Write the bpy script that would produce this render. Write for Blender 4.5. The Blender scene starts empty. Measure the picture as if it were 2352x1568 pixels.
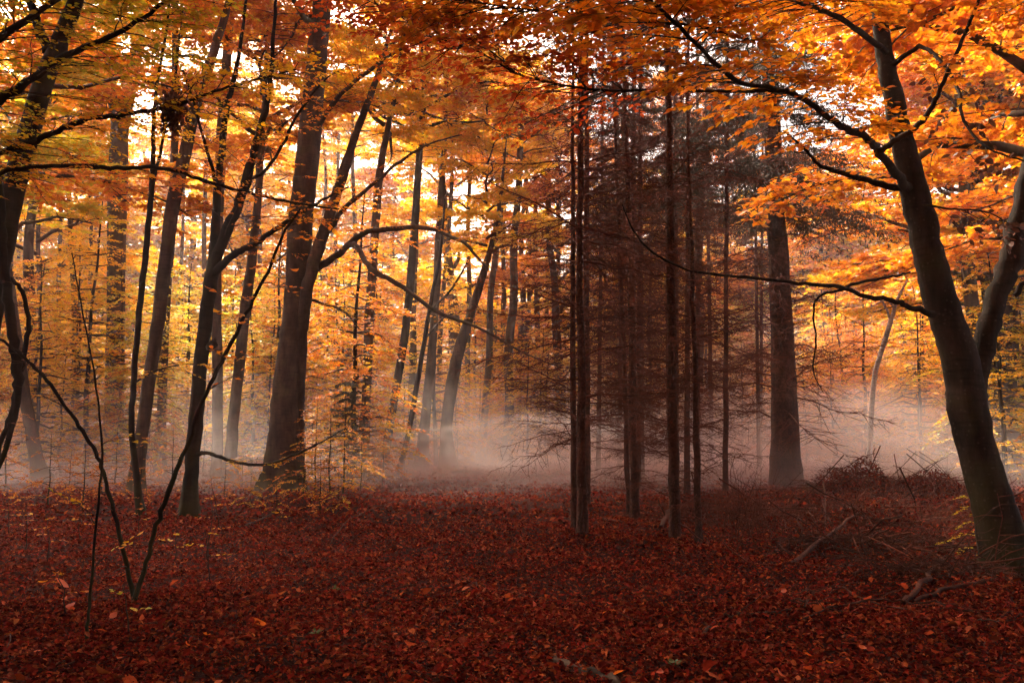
import bpy, math, random
import numpy as np
from mathutils import Matrix, Vector

# ------------------------------------------------------------------ camera, world, sun, exposure
scene = bpy.context.scene
COL = scene.collection
F, CX, CY, HOR, CAMH = 2037.0, 1176.0, 784.0, 1005.0, 1.6     # focal length and horizon in a 2352 px wide frame
PITCH = math.atan((HOR - CY) / F)

cam_d = bpy.data.cameras.new('camera')
cam_d.sensor_width = 36.0
cam_d.lens = 36.0 * F / 2352.0
cam_d.clip_start, cam_d.clip_end = 0.05, 3000.0
cam = bpy.data.objects.new('camera', cam_d)
COL.objects.link(cam)
cam.location = (0, 0, CAMH)
cam.rotation_euler = (math.pi / 2 + PITCH, 0, 0)
scene.camera = cam

SUN_EL, SUN_AZ = math.radians(46), math.radians(-30)          # azimuth from +Y, negative = to the left
world = bpy.data.worlds.new('World')
scene.world = world
world.use_nodes = True
wn = world.node_tree.nodes
wl = world.node_tree.links
bg = wn['Background']
sky = wn.new('ShaderNodeTexSky')
sky.sky_type = 'NISHITA'
sky.sun_disc = False
sky.sun_elevation = SUN_EL
sky.sun_rotation = SUN_AZ
sky.air_density, sky.dust_density, sky.ozone_density = 1.0, 6.0, 0.3
tint = wn.new('ShaderNodeMix')
tint.data_type = 'RGBA'
tint.blend_type = 'MULTIPLY'
tint.inputs['Factor'].default_value = 1.0
tint.inputs['B'].default_value = (1.0, 0.82, 0.68, 1)
wl.new(sky.outputs['Color'], tint.inputs['A'])
wl.new(tint.outputs['Result'], bg.inputs['Color'])
bg.inputs['Strength'].default_value = 0.11

sun_d = bpy.data.lights.new('sun', 'SUN')
sun_d.energy = 4.6
sun_d.angle = math.radians(10)
sun_d.color = (1.0, 0.85, 0.66)
sun = bpy.data.objects.new('sun', sun_d)
COL.objects.link(sun)
sdir = Vector((math.sin(SUN_AZ) * math.cos(SUN_EL), math.cos(SUN_AZ) * math.cos(SUN_EL), math.sin(SUN_EL)))
sun.rotation_euler = sdir.to_track_quat('Z', 'Y').to_euler()
sun.location = (0, 0, 60)

scene.view_settings.view_transform = 'Standard'
scene.view_settings.look = 'None'
scene.view_settings.gamma = 1.0
scene.view_settings.exposure = 2.75

cy = scene.cycles
cy.max_bounces, cy.diffuse_bounces, cy.glossy_bounces = 6, 4, 1
cy.transmission_bounces, cy.volume_bounces, cy.transparent_max_bounces = 2, 3, 4
cy.use_adaptive_sampling = True
cy.adaptive_threshold = 0.06
cy.use_denoising = True
cy.denoiser = 'OPENIMAGEDENOISE'
cy.caustics_reflective = cy.caustics_refractive = False
cy.sample_clamp_indirect = 4.0

# ------------------------------------------------------------------ helpers
rng = np.random.default_rng(11)
def U(a, b, n=None): return rng.uniform(a, b, n)

def ground(x, y):
    x = np.asarray(x, float); y = np.asarray(y, float)
    h = 0.05 * np.sin(x * 0.9 + 0.4) * np.sin(y * 0.55) + 0.035 * np.sin(x * 2.3 + y * 1.7) + 0.02 * np.sin(x * 4.1 - y * 3.3)
    far = np.clip((y - 30) / 80, 0, 1)
    return h + far * 0.3 * np.sin(x * 0.09 + y * 0.05)

CP, SP = math.cos(PITCH), math.sin(PITCH)
def ray(px, py):
    dx, dz = (px - CX) / F, -(py - CY) / F
    yy = CP - SP * dz
    return dx / yy, (SP + CP * dz) / yy
def at(px, py, Y):
    a, b = ray(px, py)
    return np.array((a * Y, Y, CAMH + b * Y))
def gdist(py): return CAMH / -ray(0, py)[1]
def on_ground(px, py, lift=0.0):
    p = at(px, py, gdist(py))
    p[2] = float(ground(p[0], p[1])) + lift
    return p

def norm(v): return v / np.maximum(np.linalg.norm(v, axis=-1, keepdims=True), 1e-9)

def smooth(P, R, k=4):
    """Catmull-Rom through points with radii."""
    P = np.asarray(P, float); R = np.asarray(R, float)
    Q = np.vstack([2 * P[0] - P[1], P, 2 * P[-1] - P[-2]])
    out, ro = [], []
    for i in range(len(P) - 1):
        p0, p1, p2, p3 = Q[i:i + 4]
        for j in range(k):
            t = j / k
            out.append(0.5 * (2 * p1 + (p2 - p0) * t + (2 * p0 - 5 * p1 + 4 * p2 - p3) * t * t + (3 * p1 - p0 - 3 * p2 + p3) * t ** 3))
            ro.append(R[i] * (1 - t) + R[i + 1] * t)
    out.append(P[-1]); ro.append(R[-1])
    return np.array(out), np.array(ro)

class Geo:
    def __init__(self): self.V = []; self.Q = []; self.n = 0; self.rnd = []
    def add(self, V, Q, r=None):
        V = np.asarray(V, np.float32).reshape(-1, 3); Q = np.asarray(Q, np.int32).reshape(-1, 4)
        self.V.append(V); self.Q.append(Q + self.n); self.n += len(V)
        self.rnd.append(np.zeros(len(Q), np.float32) if r is None else np.asarray(r, np.float32))
    def tubes(self, P, R, S=5, rough=0.0):
        """P (N,K,3), R (N,K): N tubes at once."""
        P = np.asarray(P, float); R = np.asarray(R, float)
        if P.ndim == 2: P, R = P[None], R[None]
        N, K = R.shape
        if N == 0: return
        T = np.gradient(P, axis=1); T = norm(T)
        d = norm(P[:, -1] - P[:, 0])
        ref = np.where(np.abs(d[:, 2:3]) > 0.8, np.array([[1.0, 0.15, 0]]), np.array([[0, 0, 1.0]]))
        u = norm(np.cross(T, ref[:, None, :])); v = np.cross(T, u)
        a = np.arange(S) * 2 * math.pi / S
        rr = R[:, :, None] * np.ones(S)
        if rough:
            rr = rr * (1 + rough * rng.normal(0, 1, (N, K, S)))
        V = P[:, :, None, :] + rr[..., None] * (np.cos(a)[:, None] * u[:, :, None, :] + np.sin(a)[:, None] * v[:, :, None, :])
        idx = np.arange(N * K * S).reshape(N, K, S)
        nx = np.roll(idx, -1, axis=2)
        Q = np.stack([idx[:, :-1], nx[:, :-1], nx[:, 1:], idx[:, 1:]], -1).reshape(-1, 4)
        r = np.repeat(rng.random(N), (K - 1) * S)
        self.add(V, Q, r)
    def leaves(self, pos, d, nrm, size, full=False, wid=0.62, fold=0.25, r=None):
        pos = np.asarray(pos, float); N = len(pos)
        if N == 0: return
        d = norm(d); s = norm(np.cross(nrm, d)); n = np.cross(d, s)
        size = np.asarray(size, float).reshape(-1, 1) * np.ones((N, 1))
        r = rng.random(N) if r is None else r
        c = fold * U(0.2, 1.6, (N, 1))
        def pt(a, b, h): return pos + size * (a * d + b * s + h * n)
        w = wid / 2
        if full:
            V = np.stack([pt(0, 0, 0), pt(.28, w * .9, c * .16), pt(.64, w * .82, c * .18), pt(1, 0, -c * .3),
                          pt(.64, -w * .82, c * .18), pt(.28, -w * .9, c * .16)], 1)
            b = np.arange(N)[:, None] * 6
            Q = np.concatenate([b + np.array([0, 1, 2, 3]), b + np.array([0, 3, 4, 5])], 1).reshape(-1, 4)
            self.add(V, Q, np.repeat(r, 2))
        else:
            V = np.stack([pt(0, 0, 0), pt(.48, w, c * .15), pt(1, 0, 0), pt(.48, -w, c * .15)], 1)
            Q = np.arange(N * 4).reshape(N, 4)
            self.add(V, Q, r)
    def mesh(self, name, smooth_shade=True):
        V = np.concatenate(self.V); Q = np.concatenate(self.Q); r = np.concatenate(self.rnd)
        me = bpy.data.meshes.new(name)
        me.vertices.add(len(V)); me.vertices.foreach_set('co', V.ravel())
        me.loops.add(Q.size); me.loops.foreach_set('vertex_index', Q.ravel())
        me.polygons.add(len(Q)); me.polygons.foreach_set('loop_start', np.arange(0, Q.size, 4, dtype=np.int32))
        if smooth_shade: me.polygons.foreach_set('use_smooth', np.ones(len(Q), bool))
        a = me.attributes.new('rnd', 'FLOAT', 'FACE'); a.data.foreach_set('value', r)
        me.update(calc_edges=True)
        return me

def obj(name, me, mat, parent=None, kind=None):
    if isinstance(me, Geo): me = me.mesh(name, not getattr(me, 'flat', False))
    o = bpy.data.objects.new(name, me)
    if mat is not None:
        if not me.materials: me.materials.append(mat)
        if me.materials[0] is not mat:
            o.material_slots[0].link = 'OBJECT'; o.material_slots[0].material = mat
    COL.objects.link(o)
    if parent is not None: o.parent = parent
    if kind: o['kind'] = kind
    return o
def tag(o, label, cat=None, group=None, kind=None):
    o['label'] = label
    if cat: o['category'] = cat
    if group: o['group'] = group
    if kind: o['kind'] = kind
    return o
def empty(name, loc, rz=0.0, sc=1.0):
    o = bpy.data.objects.new(name, None); COL.objects.link(o)
    o.location = loc; o.rotation_euler = (0, 0, rz); o.scale = (sc, sc, sc); o.empty_display_size = 0.2
    return o
def rel(pts, root): return np.asarray(pts) - np.array(root.location)

# ------------------------------------------------------------------ materials
def nodes(name):
    m = bpy.data.materials.new(name); m.use_nodes = True
    nt = m.node_tree; nt.nodes.clear()
    out = nt.nodes.new('ShaderNodeOutputMaterial')
    return m, nt, out
def ramp(nt, stops):
    r = nt.nodes.new('ShaderNodeValToRGB')
    el = r.color_ramp.elements
    while len(el) < len(stops): el.new(0.5)
    for e, (p, c) in zip(el, stops): e.position = p; e.color = (*c, 1)
    return r

def leaf_mat(name, stops, trans=0.5, gloss=0.04):
    m, nt, out = nodes(name)
    N, L = nt.nodes, nt.links
    at_ = N.new('ShaderNodeAttribute'); at_.attribute_name = 'rnd'
    oi = N.new('ShaderNodeObjectInfo')
    ad = N.new('ShaderNodeMath'); ad.operation = 'ADD'
    fr = N.new('ShaderNodeMath'); fr.operation = 'FRACT'
    L.new(at_.outputs['Fac'], ad.inputs[0]); L.new(oi.outputs['Random'], ad.inputs[1]); L.new(ad.outputs[0], fr.inputs[0])
    r = ramp(nt, stops); L.new(fr.outputs[0], r.inputs[0])
    # blotches of decay across the leaf blade
    tc = N.new('ShaderNodeTexCoord'); nz = N.new('ShaderNodeTexNoise')
    nz.inputs['Scale'].default_value = 30.0; nz.inputs['Detail'].default_value = 1.0
    L.new(tc.outputs['Object'], nz.inputs['Vector'])
    hs = N.new('ShaderNodeHueSaturation')
    mr = N.new('ShaderNodeMapRange'); mr.inputs[1].default_value = .3; mr.inputs[2].default_value = .7
    mr.inputs[3].default_value = .72; mr.inputs[4].default_value = 1.2
    L.new(nz.outputs['Fac'], mr.inputs[0]); L.new(mr.outputs[0], hs.inputs['Value']); L.new(r.outputs[0], hs.inputs['Color'])
    df = N.new('ShaderNodeBsdfDiffuse'); tr = N.new('ShaderNodeBsdfTranslucent'); mx = N.new('ShaderNodeMixShader')
    L.new(hs.outputs[0], df.inputs[0]); L.new(hs.outputs[0], tr.inputs[0])
    mx.inputs[0].default_value = trans
    L.new(df.outputs[0], mx.inputs[1]); L.new(tr.outputs[0], mx.inputs[2])
    if gloss > 0:
        gl = N.new('ShaderNodeBsdfGlossy'); gl.inputs['Roughness'].default_value = 0.45
        m2 = N.new('ShaderNodeMixShader'); m2.inputs[0].default_value = gloss
        L.new(mx.outputs[0], m2.inputs[1]); L.new(gl.outputs[0], m2.inputs[2]); L.new(m2.outputs[0], out.inputs[0])
    else: L.new(mx.outputs[0], out.inputs[0])
    return m

def bark_mat(name, dark, light, moss=0.0, scale=6.0, stretch=0.25, bump=0.25, spots=0.0, scales=False):
    m, nt, out = nodes(name)
    N, L = nt.nodes, nt.links
    tc = N.new('ShaderNodeTexCoord'); mp = N.new('ShaderNodeMapping')
    mp.inputs['Scale'].default_value = (1, 1, stretch)
    L.new(tc.outputs['Object'], mp.inputs[0])
    n1 = N.new('ShaderNodeTexNoise'); n1.inputs['Scale'].default_value = scale; n1.inputs['Detail'].default_value = 5; n1.inputs['Roughness'].default_value = .65
    L.new(mp.outputs[0], n1.inputs['Vector'])
    r = ramp(nt, [(0.3, dark), (0.7, light)]); L.new(n1.outputs['Fac'], r.inputs[0])
    col = r.outputs[0]; hgt = n1.outputs['Fac']
    if scales:
        vo = N.new('ShaderNodeTexVoronoi'); vo.inputs['Scale'].default_value = 38
        mp2 = N.new('ShaderNodeMapping'); mp2.inputs['Scale'].default_value = (1, 1, .55)
        L.new(tc.outputs['Object'], mp2.inputs[0]); L.new(mp2.outputs[0], vo.inputs['Vector'])
        mm = N.new('ShaderNodeMath'); mm.operation = 'MULTIPLY_ADD'; mm.inputs[1].default_value = -.9
        L.new(vo.outputs['Distance'], mm.inputs[0]); L.new(n1.outputs['Fac'], mm.inputs[2]); hgt = mm.outputs[0]
        mx = N.new('ShaderNodeMix'); mx.data_type = 'RGBA'; mx.blend_type = 'MULTIPLY'; mx.inputs['Factor'].default_value = .6
        rr = ramp(nt, [(0.0, (1.15, 1.1, 1.05)), (0.75, (.4, .36, .34))]); L.new(vo.outputs['Distance'], rr.inputs[0])
        L.new(col, mx.inputs['A']); L.new(rr.outputs[0], mx.inputs['B']); col = mx.outputs['Result']
    # broad blotches and fine cross wrinkles
    nb = N.new('ShaderNodeTexNoise'); nb.inputs['Scale'].default_value = 1.6; nb.inputs['Detail'].default_value = 4; L.new(tc.outputs['Object'], nb.inputs['Vector'])
    rb = ramp(nt, [(.32, (.55, .55, .55)), (.68, (1.35, 1.32, 1.28))]); L.new(nb.outputs['Fac'], rb.inputs[0])
    mpw = N.new('ShaderNodeMapping'); mpw.inputs['Scale'].default_value = (2.2, 2.2, 15); L.new(tc.outputs['Object'], mpw.inputs[0])
    nw = N.new('ShaderNodeTexNoise'); nw.inputs['Scale'].default_value = 1.5; nw.inputs['Detail'].default_value = 3; L.new(mpw.outputs[0], nw.inputs['Vector'])
    rw = ramp(nt, [(.34, (.62, .62, .62)), (.46, (1, 1, 1))]); L.new(nw.outputs['Fac'], rw.inputs[0])
    for rr_ in (rb, rw):
        mx = N.new('ShaderNodeMix'); mx.data_type = 'RGBA'; mx.blend_type = 'MULTIPLY'; mx.inputs['Factor'].default_value = 1
        L.new(col, mx.inputs['A']); L.new(rr_.outputs[0], mx.inputs['B']); col = mx.outputs['Result']
    if moss > 0:
        n2 = N.new('ShaderNodeTexNoise'); n2.inputs['Scale'].default_value = 1.7; n2.inputs['Detail'].default_value = 6
        L.new(tc.outputs['Object'], n2.inputs['Vector'])
        sx = N.new('ShaderNodeSeparateXYZ'); L.new(tc.outputs['Object'], sx.inputs[0])
        hz = N.new('ShaderNodeMapRange'); hz.inputs[1].default_value = 0; hz.inputs[2].default_value = 1.6
        hz.inputs[3].default_value = .28; hz.inputs[4].default_value = 0; L.new(sx.outputs['Z'], hz.inputs[0])
        ad = N.new('ShaderNodeMath'); ad.operation = 'ADD'; L.new(n2.outputs['Fac'], ad.inputs[0]); L.new(hz.outputs[0], ad.inputs[1])
        fr = N.new('ShaderNodeMapRange'); fr.inputs[1].default_value = .56; fr.inputs[2].default_value = .72; fr.inputs[4].default_value = moss
        L.new(ad.outputs[0], fr.inputs[0])
        mx = N.new('ShaderNodeMix'); mx.data_type = 'RGBA'; mx.inputs['B'].default_value = (.055, .06, .018, 1)
        L.new(fr.outputs[0], mx.inputs['Factor']); L.new(col, mx.inputs['A']); col = mx.outputs['Result']
    if spots > 0:
        vo = N.new('ShaderNodeTexVoronoi'); vo.inputs['Scale'].default_value = 13; vo.inputs['Randomness'].default_value = 1.0; L.new(tc.outputs['Object'], vo.inputs['Vector'])
        fr = N.new('ShaderNodeMapRange'); fr.inputs[1].default_value = .24; fr.inputs[2].default_value = .12; fr.inputs[3].default_value = 0; fr.inputs[4].default_value = spots
        L.new(vo.outputs['Distance'], fr.inputs[0])
        mx = N.new('ShaderNodeMix'); mx.data_type = 'RGBA'; mx.inputs['B'].default_value = (.2, .15, .11, 1)
        L.new(fr.outputs[0], mx.inputs['Factor']); L.new(col, mx.inputs['A']); col = mx.outputs['Result']
    bs = N.new('ShaderNodeBsdfPrincipled'); bs.inputs['Roughness'].default_value = .85
    bs.inputs['Specular IOR Level'].default_value = .12
    L.new(col, bs.inputs['Base Color'])
    bp = N.new('ShaderNodeBump'); bp.inputs['Strength'].default_value = bump; bp.inputs['Distance'].default_value = .03
    L.new(hgt, bp.inputs['Height']); L.new(bp.outputs[0], bs.inputs['Normal'])
    L.new(bs.outputs[0], out.inputs[0])
    return m

M = {}
M['yellow'] = leaf_mat('leaf_yellow', [(0, (.74, .46, .010)), (.3, (.84, .46, .008)), (.6, (.84, .34, .006)), (.8, (.52, .44, .02)), (1, (.80, .24, .008))])
M['green'] = leaf_mat('leaf_yellow_green', [(0, (.36, .40, .02)), (.35, (.60, .50, .015)), (.65, (.76, .44, .01)), (1, (.42, .30, .015))])
M['orange'] = leaf_mat('leaf_orange', [(0, (.80, .32, .008)), (.22, (.60, .15, .007)), (.45, (.78, .24, .006)), (.62, (.36, .07, .01)), (.8, (.80, .40, .010)), (1, (.52, .10, .01))])
M['red'] = leaf_mat('leaf_russet', [(0, (.66, .12, .01)), (.3, (.50, .06, .012)), (.6, (.72, .18, .01)), (.8, (.34, .035, .012)), (1, (.6, .10, .01))])
M['dead'] = leaf_mat('leaf_dead_brown', [(0, (.10, .035, .02)), (.5, (.16, .06, .03)), (1, (.06, .022, .014))], trans=.15)
M['litter'] = leaf_mat('leaf_litter', [(0, (.11, .012, .009)), (.2, (.21, .022, .013)), (.38, (.03, .006, .006)), (.52, (.15, .03, .017)), (.64, (.28, .036, .016)), (.76, (.045, .009, .007)), (.9, (.36, .085, .026)), (1, (.20, .065, .035))], trans=.12, gloss=0)
M['fallen'] = leaf_mat('leaf_fallen', [(0, (.28, .05, .018)), (.4, (.38, .065, .018)), (.7, (.20, .03, .015)), (.9, (.42, .13, .03)), (1, (.25, .045, .02))], trans=.15, gloss=0)
M['needle'] = leaf_mat('needle_green', [(0, (.022, .024, .010)), (.5, (.04, .034, .014)), (1, (.06, .035, .018))], trans=.2)
M['grass'] = leaf_mat('grass_blade', [(0, (.20, .17, .05)), (.5, (.14, .15, .04)), (1, (.28, .17, .07))], trans=.35)
M['weed'] = leaf_mat('weed_green', [(0, (.05, .09, .015)), (1, (.09, .11, .02))], trans=.4)
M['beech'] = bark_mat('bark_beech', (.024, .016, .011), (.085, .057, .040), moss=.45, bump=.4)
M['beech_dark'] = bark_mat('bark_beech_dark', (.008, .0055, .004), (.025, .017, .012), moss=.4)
M['beech_right'] = bark_mat('bark_beech_spotted', (.008, .005, .004), (.042, .028, .019), moss=.35, spots=.16, scale=7, bump=.5)
M['spruce'] = bark_mat('bark_spruce', (.045, .020, .014), (.13, .058, .04), scale=10, stretch=.5, bump=.7, scales=True)
M['twig'] = bark_mat('bark_twig', (.028, .018, .013), (.07, .045, .032), scale=20, bump=.1)
M['twig_red'] = bark_mat('bark_spruce_twig', (.06, .019, .011), (.15, .048, .028), scale=20, bump=.1)
M['stick'] = bark_mat('bark_stick', (.035, .013, .009), (.10, .040, .025), scale=14, bump=.2)
M['strip'] = bark_mat('bark_flaked', (.12, .045, .028), (.26, .11, .07), scale=10)
M['birch'] = bark_mat('bark_birch', (.12, .09, .075), (.42, .34, .30), scale=9, stretch=2.0)

def soil_mat():
    m, nt, out = nodes('forest_soil')
    N, L = nt.nodes, nt.links
    tc = N.new('ShaderNodeTexCoord')
    n1 = N.new('ShaderNodeTexNoise'); n1.inputs['Scale'].default_value = 22; n1.inputs['Detail'].default_value = 8; n1.inputs['Roughness'].default_value = .75
    n2 = N.new('ShaderNodeTexNoise'); n2.inputs['Scale'].default_value = .35; n2.inputs['Detail'].default_value = 3
    vo = N.new('ShaderNodeTexVoronoi'); vo.inputs['Scale'].default_value = 30
    for n in (n1, n2, vo): L.new(tc.outputs['Object'], n.inputs['Vector'])
    r = ramp(nt, [(.32, (.008, .003, .0025)), (.5, (.035, .007, .005)), (.62, (.05, .012, .007)), (.75, (.10, .02, .011))]); L.new(n1.outputs['Fac'], r.inputs[0])
    r2 = ramp(nt, [(.35, (.7, .7, .72)), (.65, (1.2, 1.1, 1.0))]); L.new(n2.outputs['Fac'], r2.inputs[0])
    mx = N.new('ShaderNodeMix'); mx.data_type = 'RGBA'; mx.blend_type = 'MULTIPLY'; mx.inputs['Factor'].default_value = 1
    L.new(r.outputs[0], mx.inputs['A']); L.new(r2.outputs[0], mx.inputs['B'])
    bs = N.new('ShaderNodeBsdfPrincipled'); bs.inputs['Roughness'].default_value = .9; bs.inputs['Specular IOR Level'].default_value = .05
    L.new(mx.outputs['Result'], bs.inputs['Base Color'])
    ad = N.new('ShaderNodeMath'); L.new(n1.outputs['Fac'], ad.inputs[0]); L.new(vo.outputs['Distance'], ad.inputs[1])
    bp = N.new('ShaderNodeBump'); bp.inputs['Strength'].default_value = .8; bp.inputs['Distance'].default_value = .06
    L.new(ad.outputs[0], bp.inputs['Height']); L.new(bp.outputs[0], bs.inputs['Normal'])
    L.new(bs.outputs[0], out.inputs[0])
    return m
M['soil'] = soil_mat()

# ------------------------------------------------------------------ the forest floor
def build_floor():
    t = np.linspace(-1, 1, 150); xs = np.sign(t) * (np.abs(t) * 14 + np.abs(t) ** 4 * 386)
    s = np.linspace(0, 1, 300); ys = -60 + s * 75 + s ** 4 * 785
    X, Y = np.meshgrid(xs, ys); Z = ground(X, Y) - .02
    V = np.stack([X, Y, Z], -1).reshape(-1, 3)
    i = np.arange(len(ys) * len(xs)).reshape(len(ys), len(xs))
    Q = np.stack([i[:-1, :-1], i[:-1, 1:], i[1:, 1:], i[1:, :-1]], -1).reshape(-1, 4)
    g = Geo(); g.add(V, Q)
    o = obj('forest_floor', g, M['soil'], kind='structure')
    o['label'] = 'forest floor covered in red brown fallen leaves'
    return o
floor = build_floor()

def scatter_litter(y0, y1, n, size, full, tilt, lift):
    y = np.sqrt(U(y0 ** 2, y1 ** 2, n))
    x = U(-1, 1, n) * (y * .72 + 2.5)
    keep = (np.sin(x * 1.3 + 1) * np.sin(y * 1.1 + x * .4) + np.sin(x * 3.1 - y * 2.2) * .6 + rng.normal(0, .6, n)) > -1.5
    x, y = x[keep], y[keep]; n = len(x)
    a = U(0, 2 * math.pi, n)
    d = np.stack([np.cos(a), np.sin(a), rng.normal(0, tilt, n)], -1)
    nr = np.stack([rng.normal(0, tilt, n), rng.normal(0, tilt, n), np.ones(n)], -1)
    s = size * rng.lognormal(0, .28, n)
    p = np.stack([x, y, ground(x, y) + U(.003, lift, n) + s * np.abs(d[:, 2]) * .3], -1)
    p -= norm(d) * s[:, None] * .5 * np.array([1, 1, 0])
    return p, d, nr, s
g = Geo(); g.flat = True
for y0, y1, n, size, full, tilt, lift in ((3.5, 9, 80000, .043, True, .42, .05), (4.5, 12, 70000, .024, False, .6, .04), (9, 17, 95000, .05, False, .42, .06),
                                          (17, 30, 50000, .085, False, .45, .07), (30, 60, 50000, .13, False, .4, .08)):
    p, d, nr, s = scatter_litter(y0, y1, n, size, full, tilt, lift)
    g.leaves(p, d, nr, s, full=full, fold=.8)
obj('leaf_litter', g, M['litter'], floor, kind='stuff')

# separate larger fallen leaves of the foreground
def single_leaf(curl, w, lob=0.0):
    """a whole leaf, 1 m long along +X, folded on the midrib and curled, with a short stalk"""
    ts = [0, .12, .32, .55, .78, 1.0]; ws = [0.02, .55, .95, 1.0, .62, .02]
    V, Q = [], []
    for t, k in zip(ts, ws):
        z = curl * (t - .5) ** 2 * 1.4; k = k * w * (1 + lob * math.sin(t * 17))
        V += [(t, k, z + .22 * k), (t, 0, z), (t, -k, z + .22 * k)]
    for i in range(5):
        b = i * 3
        Q += [(b, b + 1, b + 4, b + 3), (b + 1, b + 2, b + 5, b + 4)]
    n = len(V); z0 = curl * .25 * 1.4
    V += [(-.16, .012, z0 - .03), (-.16, -.012, z0 - .03), (.02, -.012, z0), (.02, .012, z0)]; Q.append((n, n + 1, n + 2, n + 3))
    g = Geo(); g.add(V, Q); return g.mesh('leaf')
LEAF = [single_leaf(.25, .30), single_leaf(-.35, .34), single_leaf(.8, .32, .1), single_leaf(-.1, .27), single_leaf(.45, .36, .15)]

def place_leaf(p, d, nr, s, mat, parent, off=(0, 0, 0), name='leaf'):
    d = d / np.linalg.norm(d); sd = np.cross(nr, d); sd /= np.linalg.norm(sd); n = np.cross(d, sd)
    o = obj(name, LEAF[int(rng.integers(len(LEAF)))], mat, parent)
    q = np.asarray(p) - np.asarray(off)
    o.matrix_local = Matrix(((d[0] * s, sd[0] * s, n[0] * s, q[0]), (d[1] * s, sd[1] * s, n[1] * s, q[1]), (d[2] * s, sd[2] * s, n[2] * s, q[2]), (0, 0, 0, 1)))
    return o
p, d, nr, s = scatter_litter(5.2, 9.5, 380, .072, True, .5, .05)
for k in range(min(300, len(p))):
    place_leaf(p[k] + (0, 0, .03), d[k], nr[k], s[k], M['fallen'] if k % 3 else M['red'], floor)

# loose twigs between the leaves
g = Geo()
n = 900
y = np.sqrt(U(5 ** 2, 26 ** 2, n)); x = U(-1, 1, n) * (y * .65 + 1); a = U(0, 2 * math.pi, n); L = U(.12, .6, n)
t = np.linspace(-.5, .5, 5)
bend = rng.normal(0, .12, n)
P = np.stack([x[:, None] + np.cos(a)[:, None] * L[:, None] * t - np.sin(a)[:, None] * (bend * L)[:, None] * (t * 2) ** 2,
              y[:, None] + np.sin(a)[:, None] * L[:, None] * t + np.cos(a)[:, None] * (bend * L)[:, None] * (t * 2) ** 2,
              np.zeros((n, 5))], -1)
P[..., 2] = ground(P[..., 0], P[..., 1]) + .03 + U(0, .03, (n, 1)) + rng.normal(0, .06, (n, 1)) * t
g.tubes(P, np.linspace(1, .4, 5) * U(.002, .006, (n, 1)), 4)
obj('twig_litter', g, M['stick'], floor, kind='stuff')

# ------------------------------------------------------------------ leaf sprays and branches
def spray_leaves(start, direc, length, m, size, flat=.3, droop=.12):
    """T twigs at once; each carries m alternate leaves lying in a near-level fan.  Returns leaf arrays and twig lines."""
    T = len(start); direc = norm(direc)
    j = (np.arange(m) + .6) / m
    pos = start[:, None, :] + direc[:, None, :] * (length[:, None] * j)[..., None]
    pos[..., 2] -= droop * length[:, None] * j ** 2
    side = np.where(np.arange(m) % 2 == 0, 1.0, -1.0)
    up = np.array([0, 0, 1.0])
    lat = norm(np.cross(up, direc) + 1e-6)
    ang = U(.6, 1.15, (T, m)); ang[:, -1] = U(-.2, .2, T)
    d = direc[:, None, :] * np.cos(ang)[..., None] + lat[:, None, :] * (np.sin(ang) * side)[..., None]
    d = d + np.array([0, 0, -1.0]) * U(-.1, .35, (T, m, 1))
    nr = up + rng.normal(0, flat, (T, m, 3)) * np.array([1, 1, .3])
    s = size * rng.lognormal(0, .22, (T, m))
    end = start + direc * length[:, None]; end[:, 2] -= droop * length
    mid = (start + end) / 2; mid[:, 2] += droop * length * .25
    return (pos.reshape(-1, 3), d.reshape(-1, 3), nr.reshape(-1, 3), s.ravel()), np.stack([start, mid, end], 1)

def twigs_on(P, n, l0, l1, t0=.15, spread=(.5, 1.2), upz=.1):
    """n twig starts along polyline P, alternating to both sides, near-level."""
    P = np.asarray(P); seg = np.linalg.norm(np.diff(P, axis=0), axis=1); cum = np.r_[0, np.cumsum(seg)]
    t = (t0 + (1 - t0) * (np.arange(n) + U(.1, .9, n)) / n) * cum[-1]
    i = np.clip(np.searchsorted(cum, t) - 1, 0, len(seg) - 1)
    f = ((t - cum[i]) / np.maximum(seg[i], 1e-6))[:, None]
    st = P[i] * (1 - f) + P[i + 1] * f
    dr = norm(P[i + 1] - P[i])
    side = np.where(np.arange(n) % 2 == 0, 1.0, -1.0) * np.where(rng.random(n) < .12, -1, 1)
    lat = norm(np.cross(np.array([0, 0, 1.0]), dr) + 1e-6)
    a = U(*spread, n)[:, None]
    d = dr * np.cos(a) + lat * np.sin(a) * side[:, None]
    d[:, 2] = d[:, 2] * .5 + rng.normal(upz, .12, n)
    return st, norm(d), U(l0, l1, n) * (1.15 - .5 * t / cum[-1])

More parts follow.
